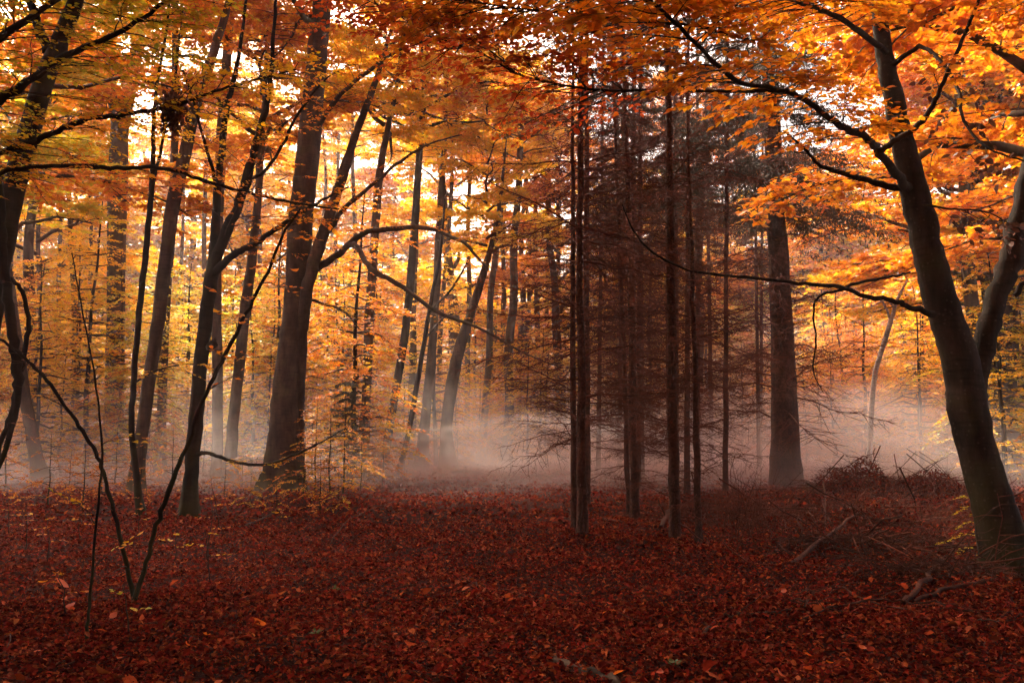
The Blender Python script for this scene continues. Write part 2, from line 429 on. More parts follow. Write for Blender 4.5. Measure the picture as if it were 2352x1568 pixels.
# ------------------------------------------------------------------ repeated trees: shared meshes
def young_beech_mesh(seed, H, spread, nb, size, m=8, tw=9, flat=.3):
    global rng
    keep = rng; rng = np.random.default_rng(seed)
    wood, leaf = Geo(), Geo()
    k = 9; z = np.linspace(0, H, k)
    stem = np.stack([np.cumsum(rng.normal(0, .05 * H / k, k)), np.cumsum(rng.normal(0, .05 * H / k, k)), z], -1); stem[0, :2] = 0
    R = np.linspace(.011 * H, .002 * H, k)
    sp, sr = smooth(stem, R, 3); sp[0, 2] = -.15
    stemg = Geo(); stemg.tubes(sp, sr, 7, .04)
    for b in range(nb):
        t = .1 + .88 * (b + rng.random()) / nb
        i = min(int(t * (len(sp) - 1)), len(sp) - 2); p0 = sp[i]
        a = b * 2.4 + rng.normal(0, .5)
        Lb = spread * (1.05 - .7 * abs(t - .4) ** 1.1 * 1.5) * U(.55, 1.15)
        el = U(.0, .35) + .5 * max(t - .75, 0) * 3
        kk = 6; q = np.linspace(0, 1, kk)
        da = a + rng.normal(0, .2) * q
        P = np.stack([p0[0] + np.cos(da) * Lb * q, p0[1] + np.sin(da) * Lb * q, p0[2] + Lb * (el * q - (.28 + .2 * rng.random()) * q ** 2)], -1)
        P[1:] += rng.normal(0, .03 * Lb, (kk - 1, 3))
        wood.tubes(P, np.linspace(sr[i] * .5 + .004, .003, kk), 4)
        nt = max(4, int(tw * Lb / spread * 1.6))
        st, dr, ln = twigs_on(P, nt, .25 * spread * .55, .5 * spread * .55, t0=.2)
        st = np.vstack([st, P[-1:]]); dr = np.vstack([dr, norm(P[-1:] - P[-2:-1])]); ln = np.r_[ln, .3 * spread * .5]
        lv, lines = spray_leaves(st, dr, ln, m, size, flat=flat)
        leaf.leaves(*lv)
        wood.tubes(lines, np.array([.003, .0025, .0015]) * np.ones((len(st), 1)), 3)
    rng = keep
    return stemg.mesh('stem'), wood.mesh('branches'), leaf.mesh('foliage', False)

def crown_mesh(seed, R, H, limbs, subs, tw, m, size):
    """A broad beech crown whose limbs start from a leader of height H at the origin."""
    global rng
    keep = rng; rng = np.random.default_rng(seed)
    wood, leaf = Geo(), Geo()
    S, D, LN = [], [], []
    for b in range(limbs):
        t = (b + rng.random()) / limbs
        a = b * 2.4 + rng.normal(0, .4)
        Lb = R * (1.1 - .65 * t) * U(.7, 1.15); el = .35 + .9 * t
        q = np.linspace(0, 1, 7)
        P = np.stack([np.cos(a + .25 * q) * Lb * q, np.sin(a + .25 * q) * Lb * q, t * H * .85 + Lb * (el * q - .35 * q * q)], -1)
        P[1:] += rng.normal(0, .022 * Lb, (6, 3))
        wood.tubes(P, np.linspace(.1 * (1.1 - .7 * t), .015, 7), 5)
        st, dr, ln = twigs_on(P, subs, .25 * R, .5 * R, t0=.15, upz=.15)
        for s0, d0, l0 in zip(st, dr, ln):
            qq = np.linspace(0, 1, 5)[:, None]
            B = s0 + d0 * l0 * qq + np.array([0, 0, -.22]) * l0 * qq ** 2 + rng.normal(0, .03 * l0, (5, 3)) * qq
            wood.tubes(B, np.linspace(.02, .006, 5), 3)
            a1, b1, c1 = twigs_on(B, tw, .35, .8, t0=.1)
            S.append(a1); D.append(b1); LN.append(c1)
    lv, lines = spray_leaves(np.vstack(S), np.vstack(D), np.concatenate(LN), m, size, flat=.75)
    leaf.leaves(*lv)
    rng = keep
    return wood.mesh('limbs'), leaf.mesh('foliage', False)

YB = [young_beech_mesh(100 + i, H, sp, nb, .10, m=9, tw=12, flat=.5) for i, (H, sp, nb) in enumerate(((6.0, 2.1, 44), (7.5, 2.4, 54), (5.0, 2.3, 38), (8.5, 2.1, 60)))]
YF = [young_beech_mesh(150 + i, H, sp, nb, .15, m=9, tw=11, flat=.9) for i, (H, sp, nb) in enumerate(((8.0, 3.0, 60), (10.0, 3.2, 70)))]
YS = [young_beech_mesh(200 + i, H, sp, nb, .062, m=7, tw=7) for i, (H, sp, nb) in enumerate(((1.6, .75, 13), (2.2, .95, 17)))]
CR = [crown_mesh(300 + i, R, H, 19, 14, 12, 9, .16) for i, (R, H) in enumerate(((4.6, 11), (5.2, 12), (4.2, 13)))]

def young_beech(px, Y, sc, mat, label, group, var=None, small=False, x=None, far=False):
    pool = YS if small else YF if far else YB
    v = pool[int(rng.integers(len(pool))) if var is None else var]
    xx = ray(px, 1000)[0] * Y if x is None else x
    r = empty('beech_sapling' if small else 'young_beech', (xx, Y, float(ground(xx, Y))), U(0, 6.28), sc)
    tag(r, label, 'shrub' if small else 'tree', group)
    obj('stem', v[0], M['beech_dark'], r); obj('branches', v[1], M['twig'], r); obj('crown', v[2], M[mat], r)
    return r

# dead-branched spruce: branches in whorls, bare below, needled above
def spruce_branch_mesh(seed, H, Lmax, z0, zlive, nwh, per, dens, rad=.006, nlen=.1):
    global rng
    keep = rng; rng = np.random.default_rng(seed)
    wood, leaf = Geo(), Geo()
    N0 = []
    for w in range(nwh):
        z = z0 + (H - z0) * (w + rng.random() * .6) / nwh
        for b in range(per):
            live = z > zlive
            a = U(0, 6.28)
            Lb = Lmax * U(.45, 1.1) * (1 - .55 * max(0, (z - zlive) / max(H - zlive, 1)))
            q = np.linspace(0, 1, 7)
            el = U(-.3, .5) if not live else U(-.35, .0); cv = U(.2, .6)
            P = np.stack([np.cos(a + .12 * q) * Lb * q, np.sin(a + .12 * q) * Lb * q, z + Lb * (el * q - cv * q ** 2 + .28 * q ** 3)], -1)
            P[1:] += rng.normal(0, .018 * Lb, (6, 3))
            wood.tubes(P, np.linspace(rad * 2.2, rad * .6, 7), 4)
            nt = int(dens * Lb * U(.6, 1.2)) + 2
            st, dr, ln = twigs_on(P, nt, .18 * Lb, .42 * Lb, t0=.2, spread=(.7, 1.3), upz=-.12)
            mid = st + dr * ln[:, None] * .5; end = st + dr * ln[:, None] * U(.85, 1, (nt, 1)); end[:, 2] -= .2 * ln
            wood.tubes(np.stack([st, mid, end], 1), np.array([.75, .55, .35]) * rad * np.ones((nt, 1)), 3)
            if live:
                N0.append(np.stack([st, end], 1)); N0.append(np.stack([P[:-1], P[1:]], 1))
            else:                                   # finer side twigs of the dead branches
                s2 = st + dr * ln[:, None] * U(.3, .7, (nt, 1)); d2 = norm(dr + rng.normal(0, .6, (nt, 3))); e2 = s2 + d2 * ln[:, None] * .5
                wood.tubes(np.stack([s2, (s2 + e2) / 2 - [0, 0, .01], e2], 1), np.array([.5, .4, .3]) * rad * np.ones((nt, 1)), 3)
    lm = None
    if N0:
        N0 = np.concatenate(N0); T = len(N0); m = 16
        f = U(0, 1, (T, m, 1)); pos = N0[:, None, 0] * (1 - f) + N0[:, None, 1] * f
        ax = norm(N0[:, 1] - N0[:, 0])[:, None, :]
        d = ax * .8 + rng.normal(0, .55, (T, m, 3)) + np.array([0, 0, -.35])
        leaf.leaves(pos.reshape(-1, 3), d.reshape(-1, 3), rng.normal(0, 1, (T * m, 3)), U(.5, 1.0, T * m) * nlen, wid=.22)
        lm = leaf.mesh('needles', False)
    rng = keep
    return wood.mesh('branches'), lm

SPB = [spruce_branch_mesh(400, 15, 2.1, 1.2, 10.5, 28, 6, 15, .0045, .14), spruce_branch_mesh(401, 16, 1.8, 1.4, 11.0, 28, 6, 15, .0045, .14), spruce_branch_mesh(402, 14, 1.6, 1.0, 9.5, 26, 6, 15, .0045, .14)]
SPBIG = spruce_branch_mesh(410, 22, 4.2, 8.5, 9.0, 26, 11, 11, rad=.010, nlen=.16)
SPY = spruce_branch_mesh(420, 3.6, .95, .15, .2, 14, 7, 12, rad=.005)

# ------------------------------------------------------------------ traced trunks
def trunk_geo(trace, Y, sides=14, flare=1.0, k=5, dY=0.0, extend=0.0, root=None, top_r=None):
    """trace: (px, py, width px) from the foot up, standing at depth Y; dY: lean towards (-) or from the viewer by the top"""
    n = len(trace)
    P, R = [], []
    for i, (px, py, w) in enumerate(trace):
        yy = Y + dY * i / max(n - 1, 1)
        P.append(at(px, py, yy)); R.append(w / 2 / F * yy)
    P, R = np.array(P), np.array(R)
    if extend > 0:
        d = norm(P[-1] - P[-2]); d = norm(d + [0, 0, .6])
        end = P[-1].copy(); r_end = R[-1]
        for e, f in ((.35, .8), (.7, .55), (1.0, .25)): P = np.vstack([P, end + d * extend * e]); R = np.r_[R, r_end * f]
    S, r = smooth(P, R, k)
    r = r * (1 + .015 * np.sin(np.arange(len(r)) * .7 + U(0, 6)) + rng.normal(0, .004, len(r)))
    S[1:-1] += rng.normal(0, 1, (len(S) - 2, 3)) * np.maximum(r[1:-1, None] * .025, np.minimum(r[1:-1, None] * .3, .008))
    if not flare:                                                # limbs and stems: knots and kinks
        S[1:-1] += rng.normal(0, 1, (len(S) - 2, 3)) * np.minimum(r[1:-1, None] * .16, .012); r = r + np.minimum(r * .10, .012) * np.abs(rng.normal(0, 1, len(r)))
    g = Geo()
    K = len(r); a = np.arange(sides) * 2 * math.pi / sides
    T = norm(np.gradient(S, axis=0)); u = norm(np.cross(T, np.array([0, 1.0, .05]))); v = np.cross(T, u)
    h = S[:, 2] - S[0, 2]
    ph = U(0, 6.28)
    fl = 1 + flare * np.exp(-h / (1.5 * R[0]))[:, None] * (.42 + .30 * np.cos(a * 4 + ph) + .16 * np.cos(a * 7 + 2 * ph))
    bump = 1 + .025 * np.sin(a * 3 + h[:, None] * 1.1 + ph) + .02 * np.sin(a * 5 - h[:, None] * 2.3) + rng.normal(0, .006, (K, sides))
    rr = r[:, None] * (fl if flare else 1) * bump
    V = S[:, None] + rr[..., None] * (np.cos(a)[:, None] * u[:, None] + np.sin(a)[:, None] * v[:, None])
    idx = np.arange(K * sides).reshape(K, sides); nx = np.roll(idx, -1, 1)
    Q = np.stack([idx[:-1], nx[:-1], nx[1:], idx[1:]], -1).reshape(-1, 4)
    g.add(V, Q); g.S, g.r = S, r
    return g
def shift(g, o):
    g.V = [v - np.asarray(o, np.float32) for v in g.V]; return g

def traced_tree(name, label, trace, Y, bark, cat='tree', group=None, extend=6.0, crown=None, crown_mat='orange', limbs=(), dY=0.0, flare=1.0, sides=14, crown_scale=1.0, crown_up=.55, ws=1.0):
    b = at(trace[0][0], trace[0][1], Y)
    zb = float(ground(b[0], b[1]))
    tr = [(x, y, w * ws) for x, y, w in trace]
    root = empty(name, (b[0], b[1], zb)); tag(root, label, cat, group)
    g = trunk_geo(tr, Y, sides, flare, dY=dY, extend=extend)
    g.V[0][:sides, 2] -= max(0, b[2] - zb) + .25                  # the foot goes into the soil
    S, r = g.S, g.r
    obj('trunk', shift(g, root.location), M[bark], root)
    for lt in limbs:
        tr2, y2, lab = [(x, y, w * .5 * (1 + ws)) for x, y, w in lt[0]], lt[1], 'limb'
        d2 = lt[2] if len(lt) > 2 else 0.0
        lg = trunk_geo(tr2, y2, 8, 0, dY=d2)
        lo = obj(lab, shift(lg, root.location), M[bark], root)
        if len(lt) > 3 and lt[3]:
            limb_twigs(lg.S, root, parent=lo, **lt[3])
    if crown is not None:
        w, l = CR[crown]
        i = int(len(S) * crown_up); c = rel(S[min(i, len(S) - 1)], root)
        for nm, me, mt in (('limbs', w, bark), ('crown', l, crown_mat)):
            o = obj(nm, me, M[mt], root); o.location = c; o.scale = (crown_scale,) * 3; o.rotation_euler = (0, 0, U(0, 6.28))
    return root, S, r

def limb_twigs(S, root, parent=None, n=16, l0=.5, l1=1.2, leaf=None, size=.075, m=8, sub=3, bark='twig', t0=.1, singles=0, name='leaves', full=False, upz=.08, flat=.3):
    """side branches with leafy twigs along a limb; the first `singles` leaves become separate objects"""
    st, dr, ln = twigs_on(S, n, l0, l1, t0=t0, upz=upz)
    wood = Geo(); A, B, C = [], [], []
    for s0, d0, L0 in zip(st, dr, ln):
        q = np.linspace(0, 1, 5)[:, None]
        P = s0 + d0 * L0 * q + np.array([0, 0, -.15]) * L0 * q ** 2 + rng.normal(0, .03 * L0, (5, 3)) * q
        wood.tubes(P, np.linspace(.008, .0025, 5) * (.6 + L0 * .5), 4)
        a1, b1, c1 = twigs_on(P, sub, .18, .42, t0=.15)
        A += [a1, P[-1:]]; B += [b1, norm(P[-1:] - P[-2:-1])]; C += [c1, np.array([.25])]
    A, B, C = np.vstack(A), np.vstack(B), np.concatenate(C)
    lv, lines = spray_leaves(A, B, C, m, size, flat=flat)
    wood.tubes(lines, np.array([.0028, .002, .0013]) * np.ones((len(A), 1)), 3)
    off = np.array(root.location); root = root if parent is None else parent
    obj('twigs', shift(wood, off), M[bark], root, kind='stuff')
    if leaf:
        p, d, nr, s = lv
        if singles:
            order = np.argsort(np.linalg.norm(p - np.array([0, 0, CAMH]), axis=1))
            for k in order[:singles]: place_leaf(p[k], d[k], nr[k], s[k] * 1.05, M[leaf], root, off)
            rest = order[singles:]; p, d, nr, s = p[rest], d[rest], nr[rest], s[rest]
        if len(p):
            g = Geo(); g.flat = True; g.leaves(p, d, nr, s, full=full); obj(name, shift(g, off), M[leaf], root, kind='stuff')
    return lv

# landmarks that the labels of the copies refer to
MARKS = ((60, 'the thick leaning beech'), (265, 'the tall split beech'), (385, 'the leaning brown trunk'), (480, 'the dark forked beech'), (565, 'the tilted grey trunk'), (665, 'the big swollen beech'), (850, 'the small green spruce'), (980, 'the trunks of the clearing edge'), (1070, 'the bowed beech'), (1210, 'the far clearing'),
         (1330, 'the twin spruces'), (1450, 'the flaking spruce'), (1545, 'the straight spruce'), (1680, 'the bare shrub'), (1800, 'the massive old spruce'), (1960, 'the broken birch'), (2090, 'the brush pile'), (2240, 'the spotted forked tree'))
def mark(px): return min(MARKS, key=lambda m: abs(m[0] - px))[1]

# ------------------------------------------------------------------ the broad-leaved trees one can tell apart
TW = dict(n=14, l0=.4, l1=1.1, leaf='yellow', size=.075, m=7, sub=3)
def tw(**k): d = dict(TW); d.update(k); return d

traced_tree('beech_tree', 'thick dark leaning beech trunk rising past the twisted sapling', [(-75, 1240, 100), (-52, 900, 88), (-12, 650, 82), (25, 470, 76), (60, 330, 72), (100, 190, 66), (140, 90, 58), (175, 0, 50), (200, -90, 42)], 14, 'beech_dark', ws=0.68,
            crown=0, crown_mat='yellow', crown_up=.8, limbs=[([(108, 120, 26), (85, 50, 24), (52, -50, 20), (20, -150, 14)], 14)])
traced_tree('beech_tree', 'tall pale grey beech with a trunk split in two high up', [(258, 1082, 56), (262, 950, 48), (265, 800, 46), (267, 600, 46), (271, 400, 50), (276, 300, 46), (300, 190, 36), (322, 60, 31), (332, -40, 28)], 41, 'beech', ws=0.88,
            crown=1, crown_mat='yellow', limbs=[([(272, 330, 26), (256, 200, 25), (250, 80, 24), (246, -60, 20)], 41.2)])
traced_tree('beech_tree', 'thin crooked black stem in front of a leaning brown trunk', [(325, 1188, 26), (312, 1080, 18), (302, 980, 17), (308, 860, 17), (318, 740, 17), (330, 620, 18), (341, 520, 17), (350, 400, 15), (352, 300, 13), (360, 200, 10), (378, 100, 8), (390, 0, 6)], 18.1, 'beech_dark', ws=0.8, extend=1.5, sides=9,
            limbs=[([(345, 460, 8), (372, 330, 8), (398, 200, 7), (412, 90, 5), (420, 10, 4)], 18.1, 0, tw(n=8)), ([(308, 880, 5), (350, 855, 4), (400, 840, 3), (450, 835, 2)], 18.1, -.8, tw(n=5, l1=.6))])
traced_tree('beech_tree', 'brown beech trunk leaning right behind the thin black stem', [(312, 1128, 38), (325, 1000, 30), (345, 860, 32), (368, 700, 32), (385, 560, 34), (401, 450, 34), (425, 350, 32), (450, 240, 28), (480, 150, 24), (510, 60, 20), (530, -20, 18)], 26, 'beech', ws=0.92, crown=2, crown_mat='yellow', crown_up=.75)
traced_tree('beech_tree', 'slim straight grey trunk fading in mist behind the leaning one', [(370, 1092, 26), (373, 900, 22), (382, 700, 22), (395, 500, 22), (402, 300, 20), (403, 100, 18), (403, -30, 17)], 37, 'beech', ws=0.87, crown=0, crown_mat='yellow')
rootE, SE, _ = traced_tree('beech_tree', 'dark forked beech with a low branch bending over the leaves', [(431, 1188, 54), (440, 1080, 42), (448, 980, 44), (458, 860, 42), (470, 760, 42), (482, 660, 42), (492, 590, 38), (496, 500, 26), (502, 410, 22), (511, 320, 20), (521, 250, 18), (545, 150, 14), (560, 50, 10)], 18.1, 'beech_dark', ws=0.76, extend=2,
            limbs=[([(488, 630, 28), (512, 545, 28), (545, 480, 25), (575, 380, 22), (600, 290, 18), (620, 200, 14), (628, 100, 10), (635, -10, 8)], 18.05, -1.0, tw(n=34, l0=.6, l1=1.8, leaf='orange')),
                   ([(495, 625, 22), (530, 590, 18), (570, 568, 16), (620, 535, 13), (680, 495, 10), (740, 460, 7), (800, 430, 4)], 18.0, -1.5, tw(n=14, leaf='orange')),
                   ([(455, 1042, 12), (480, 1040, 9), (530, 1058, 8), (600, 1068, 7), (660, 1050, 6), (720, 1025, 5), (780, 990, 3)], 18.0, -1.0, tw(n=7, l0=.25, l1=.5)),
                   ([(480, 800, 22), (487, 790, 20), (492, 784, 14)], 17.9),
                   ([(565, 410, 10), (600, 400, 9), (640, 350, 8), (680, 270, 7), (740, 190, 5), (800, 150, 3)], 18, -1.5, tw(n=16, leaf='orange')),
                   ([(500, 430, 9), (470, 330, 8), (450, 250, 6), (420, 160, 4)], 18, -1.2, tw(n=26, l1=1.6, leaf='yellow'))])
traced_tree('beech_tree', 'pale grey trunk standing close behind the forked beech', [(499, 1097, 30), (500, 900, 28), (497, 700, 27), (500, 500, 30), (510, 300, 28), (520, 150, 26), (530, -10, 24)], 35, 'beech', ws=0.85, crown=1, crown_mat='yellow')
traced_tree('beech_tree', 'smooth grey trunk tilted right in the gap before the big beech', [(528, 1105, 34), (535, 980, 28), (550, 830, 28), (565, 700, 27), (578, 600, 24), (590, 480, 20), (600, 350, 16), (606, 250, 13)], 32, 'beech', ws=0.9, crown=2, crown_mat='orange')
G_limbs = [([(684, 1100, 36), (684, 1000, 27), (685, 931, 26), (691, 800, 26), (697, 738, 25), (709, 650, 28), (732, 570, 27), (764, 475, 25), (790, 390, 21), (820, 300, 17), (850, 220, 16), (880, 130, 10), (905, 50, 6)], 26.3, -1.5),
           ([(722, 618, 24), (755, 598, 22), (782, 580, 20), (832, 538, 18), (898, 526, 15), (983, 523, 13), (1029, 542, 11), (1068, 559, 9), (1122, 619, 6)], 26.2, -4, tw(n=14, l1=1.5, leaf='orange')),
           ([(780, 581, 17), (796, 566, 17), (814, 562, 16), (828, 578, 16), (841, 604, 15), (867, 627, 15), (929, 661, 13), (998, 712, 12), (1052, 735, 10), (1110, 758, 8), (1207, 812, 6), (1290, 845, 4)], 25.5, -7, tw(n=12, l1=1.2, leaf=None)),
           ([(716, 690, 9), (750, 700, 8), (790, 715, 7), (825, 755, 4)], 25.8, -1, tw(n=6, leaf='yellow')),
           ([(740, 555, 16), (790, 480, 14), (850, 430, 12), (920, 370, 9), (990, 330, 6), (1060, 310, 4)], 26.0, -4, tw(n=16, l1=1.8, leaf='orange')),
           ([(725, 300, 18), (770, 230, 15), (850, 160, 12), (930, 110, 8), (1000, 90, 5)], 26.0, -5, tw(n=34, l1=2.2, leaf='orange', sub=5))]
G_limbs = G_limbs[:1] + [([(x, y, w * .74) for x, y, w in l[0]],) + l[1:] for l in G_limbs[1:]]
traced_tree('beech_tree', 'big grey beech with a swollen foot, side stem and long arching limb', [(649, 1133, 82), (651, 1080, 74), (653, 1000, 69), (656, 931, 63), (666, 800, 56), (674, 738, 52), (682, 650, 54), (688, 545, 58), (700, 420, 56), (712, 300, 53), (724, 180, 49), (735, 60, 45), (742, -50, 42)], 26, 'beech', crown=1, crown_mat='orange', crown_up=.72, limbs=G_limbs, sides=20)
traced_tree('beech_tree', 'straight beech trunk behind the small green spruce', [(832, 1095, 36), (835, 1020, 31), (842, 900, 28), (850, 700, 28), (862, 520, 26), (872, 400, 24), (890, 300, 18), (910, 200, 12)], 36, 'beech', ws=0.78, crown=2, crown_mat='yellow')
traced_tree('beech_tree', 'dark leaning trunk standing just beyond the small green spruce', [(878, 1086, 26), (900, 950, 24), (925, 800, 24), (942, 650, 24), (955, 480, 22), (965, 330, 20), (975, 200, 16)], 40, 'beech_dark', ws=0.8, crown=0, crown_mat='yellow')
traced_tree('beech_tree', 'grey trunk rooted at the misty edge of the clearing', [(966, 1079, 36), (978, 950, 26), (992, 800, 24), (1003, 650, 22), (1010, 500, 20), (1020, 350, 16), (1026, 250, 12)], 44, 'beech', ws=0.85, crown=1, crown_mat='orange')
traced_tree('beech_tree', 'curved beech trunk bowing towards the spruces at the clearing edge', [(1031, 1083, 42), (1026, 980, 32), (1038, 880, 34), (1055, 800, 32), (1075, 740, 26), (1100, 660, 22), (1118, 600, 18), (1135, 540, 14), (1150, 450, 10)], 42, 'beech', ws=0.84, extend=3, crown=2, crown_mat='yellow', crown_scale=.8)
traced_tree('beech_tree', 'slender dark curving sapling at the edge of the clearing', [(912, 1094, 16), (935, 1010, 12), (955, 900, 12), (972, 800, 11), (985, 720, 10), (998, 650, 9), (1012, 580, 7), (1020, 480, 5)], 36.5, 'beech_dark', extend=1, sides=8,
            limbs=[([(985, 720, 6), (1040, 660, 5), (1080, 590, 3)], 36.5, 0, tw(n=8, leaf='orange')), ([(975, 780, 5), (1020, 730, 4), (1060, 715, 3)], 36.5, -1, tw(n=6, leaf='orange'))])
FARL = 'thin grey trunk lost in the mist near '
for (x0, x1, w, Y) in ((1106, 1165, 17, 55), (1163, 1195, 22, 50), (1072, 1085, 13, 62), (1130, 1150, 12, 70), (1150, 1160, 13, 66), (1205, 1215, 12, 75), (1230, 1228, 14, 70), (1255, 1262, 10, 80), (1280, 1280, 12, 72), (945, 962, 16, 47), (1003, 1040, 12, 58),
                       (180, 150, 17, 48), (212, 205, 10, 55), (605, 590, 12, 52), (395, 430, 10, 60), (130, 135, 12, 70), (80, 90, 12, 60), (30, 20, 14, 64), (800, 815, 13, 55), (770, 775, 10, 66), (470, 475, 14, 60), (735, 745, 10, 70)):
    bot = HOR + F * CAMH / Y
    n = 7
    tr = [(x0 + (x1 - x0) * (i / (n - 1)) ** 1.2 + rng.normal(0, 3), bot + (300 - bot) * i / (n - 1), w * (1.1 - .45 * i / (n - 1))) for i in range(n)]
    traced_tree('slim_beech', FARL + mark(x0), tr, Y, 'beech', extend=3, sides=8, group='thin trunks in the mist', crown=int(rng.integers(3)), crown_mat=['yellow', 'orange'][int(rng.integers(2))], crown_scale=.6, crown_up=.6)

# hazy leaning trunk with the mossy foot on the left
traced_tree('beech_tree', 'leaning trunk with a mossy foot standing in mist behind the twisted sapling', [(97, 1108, 44), (85, 1060, 30), (70, 980, 27), (55, 900, 27), (38, 780, 26), (20, 660, 25), (0, 500, 24), (-20, 300, 22)], 32, 'beech', crown=0, crown_mat='green')

# the right-hand tree with its limbs over the view
NY = 10.7
N_limbs = [([(2235, 930, 58), (2240, 870, 56), (2262, 780, 52), (2290, 690, 50), (2318, 600, 50), (2345, 480, 46), (2375, 350, 40), (2400, 200, 32), (2420, 50, 24)], 10.75, .4),
           ([(2092, 445, 30), (2060, 400, 26), (2020, 350, 22), (1985, 315, 21), (1930, 288, 20), (1860, 235, 17), (1790, 205, 15), (1700, 190, 14), (1640, 140, 13), (1580, 80, 12), (1480, -10, 10), (1380, -90, 7)], NY, -5.6, dict(n=52, l0=.35, l1=.95, leaf='orange', size=.075, m=8, sub=4, full=True, singles=190, t0=.25, upz=.05)),
           ([(1800, 208, 12), (1700, 210, 10), (1570, 208, 9), (1400, 208, 8), (1320, 200, 7), (1200, 175, 6), (1100, 120, 5), (1000, 85, 4), (905, 31, 3), (800, -20, 2)], 7.6, -.6, dict(n=64, l0=.3, l1=.95, leaf='red', size=.062, m=7, sub=3, full=True, t0=.3, upz=.12)),
           ([(1720, 90, 10), (1600, 60, 8), (1450, 45, 7), (1300, 30, 6), (1150, 15, 5), (1000, -10, 3)], 7.2, -.9, dict(n=64, l0=.3, l1=.9, leaf='orange', size=.062, m=7, sub=4, full=True, t0=.1, upz=.1)),
           ([(2015, 348, 20), (2060, 320, 18), (2110, 285, 17), (2150, 230, 15), (2180, 160, 13), (2220, 70, 11), (2260, -30, 8)], 9.2, -.8, dict(n=8, l0=.3, l1=.7, leaf='orange', size=.08, m=6, sub=3, full=True, singles=60, t0=.3)),
           ([(2070, 432, 22), (2010, 420, 18), (1930, 395, 15), (1880, 375, 11), (1845, 340, 8), (1800, 300, 5)], NY, -1.5, dict(n=10, l0=.25, l1=.6, leaf='orange', size=.07, m=6, sub=2, full=True)),
           ([(2145, 722, 20), (2090, 705, 16), (2050, 690, 14), (1985, 680, 13), (1930, 660, 12), (1850, 652, 10), (1750, 640, 9), (1660, 632, 8), (1580, 620, 7), (1500, 580, 6), (1455, 530, 5), (1430, 470, 3)], NY - .3, -2.2),
           ([(1935, 662, 9), (1990, 645, 8), (2050, 635, 7), (2090, 625, 6)], 9.8, .6),
           ([(1935, 665, 8), (1880, 680, 7), (1868, 720, 6), (1875, 780, 5), (1868, 850, 4), (1890, 900, 2)], 9.75, -.3),
           ([(2330, 680, 18), (2365, 640, 16), (2420, 600, 12)], 10.6, -.2),
           ([(2050, 150, 16), (2110, 110, 14), (2150, 130, 12), (2200, 200, 10), (2215, 280, 9), (2270, 340, 7), (2352, 370, 5)], 10.6, -2, dict(n=7, l0=.2, l1=.4, leaf='dead', size=.09, m=5, sub=2, full=True, upz=-.5, flat=1.5)),
           ([(2120, 470, 8), (2180, 480, 6), (2260, 485, 5), (2330, 520, 3)], 10.5, -.8, dict(n=6, l0=.2, l1=.5, leaf='dead', size=.08, m=4, sub=2, full=True, upz=-.5, flat=1.5)),
           ([(2035, 120, 20), (1960, 60, 16), (1880, 20, 14), (1780, -10, 11), (1650, -40, 8)], 10.5, -5.0, dict(n=40, l0=.35, l1=.9, leaf='orange', size=.075, m=8, sub=4, full=True, t0=.2, upz=.02))]
N_limbs = N_limbs[:1] + [([(x, y, w * .8) for x, y, w in l[0]],) + l[1:] for l in N_limbs[1:]]
traced_tree('beech_tree', 'dark forked tree with pale bark spots and limbs reaching over the path', [(2335, 1325, 112), (2302, 1220, 98), (2270, 1120, 92), (2242, 1020, 92), (2224, 940, 96), (2210, 850, 92), (2190, 780, 84), (2160, 690, 82), (2135, 600, 78), (2110, 480, 72), (2085, 380, 64), (2062, 270, 54), (2040, 170, 48), (2025, 60, 40), (2015, -60, 34)], NY, 'beech_right', ws=0.9, limbs=N_limbs, sides=20, extend=5, crown=2, crown_mat='orange', crown_up=.86)

# a beech just out of the frame on the left; its limbs cross the upper left
L_limbs = [([(-330, 520, 30), (-160, 360, 24), (0, 235, 19), (60, 190, 17), (130, 140, 15), (200, 105, 13), (280, 70, 11), (360, 20, 9), (420, -30, 7)], 9.5, -1.2, dict(n=46, l0=.4, l1=1.3, leaf='green', size=.06, m=8, sub=4, full=True, singles=90)),
           ([(-330, 560, 26), (-160, 430, 20), (0, 352, 15), (70, 328, 14), (130, 300, 13), (200, 275, 12), (270, 265, 11), (340, 255, 10), (400, 243, 9), (480, 215, 7), (560, 190, 6), (680, 160, 4)], 9.8, -.6, dict(n=48, l0=.35, l1=1.2, leaf='yellow', size=.06, m=8, sub=4, full=True, singles=60)),
           ([(-330, 470, 18), (-150, 430, 14), (0, 396, 11), (80, 384, 10), (180, 382, 10), (270, 386, 10), (350, 385, 9), (410, 393, 9), (470, 415, 8), (540, 435, 7), (620, 455, 6), (700, 470, 5), (780, 480, 3)], 9.6, -1, dict(n=16, l0=.25, l1=.6, leaf='orange', size=.065, m=6, sub=2, full=True)),
           ([(-330, 440, 24), (-100, 180, 18), (100, 20, 14), (260, -60, 10), (450, -130, 7)], 9.4, -1.6, dict(n=50, l0=.5, l1=1.4, leaf='green', size=.06, m=8, sub=4, full=True))]
traced_tree('beech_tree', 'beech whose dark yellow leaved limbs hang across the thick leaning trunk', [(-345, 1355, 90), (-340, 1100, 74), (-335, 800, 66), (-330, 500, 60), (-325, 300, 54), (-320, 100, 46)], 9.7, 'beech_dark', limbs=L_limbs, extend=5, crown=0, crown_mat='green', crown_up=.8)

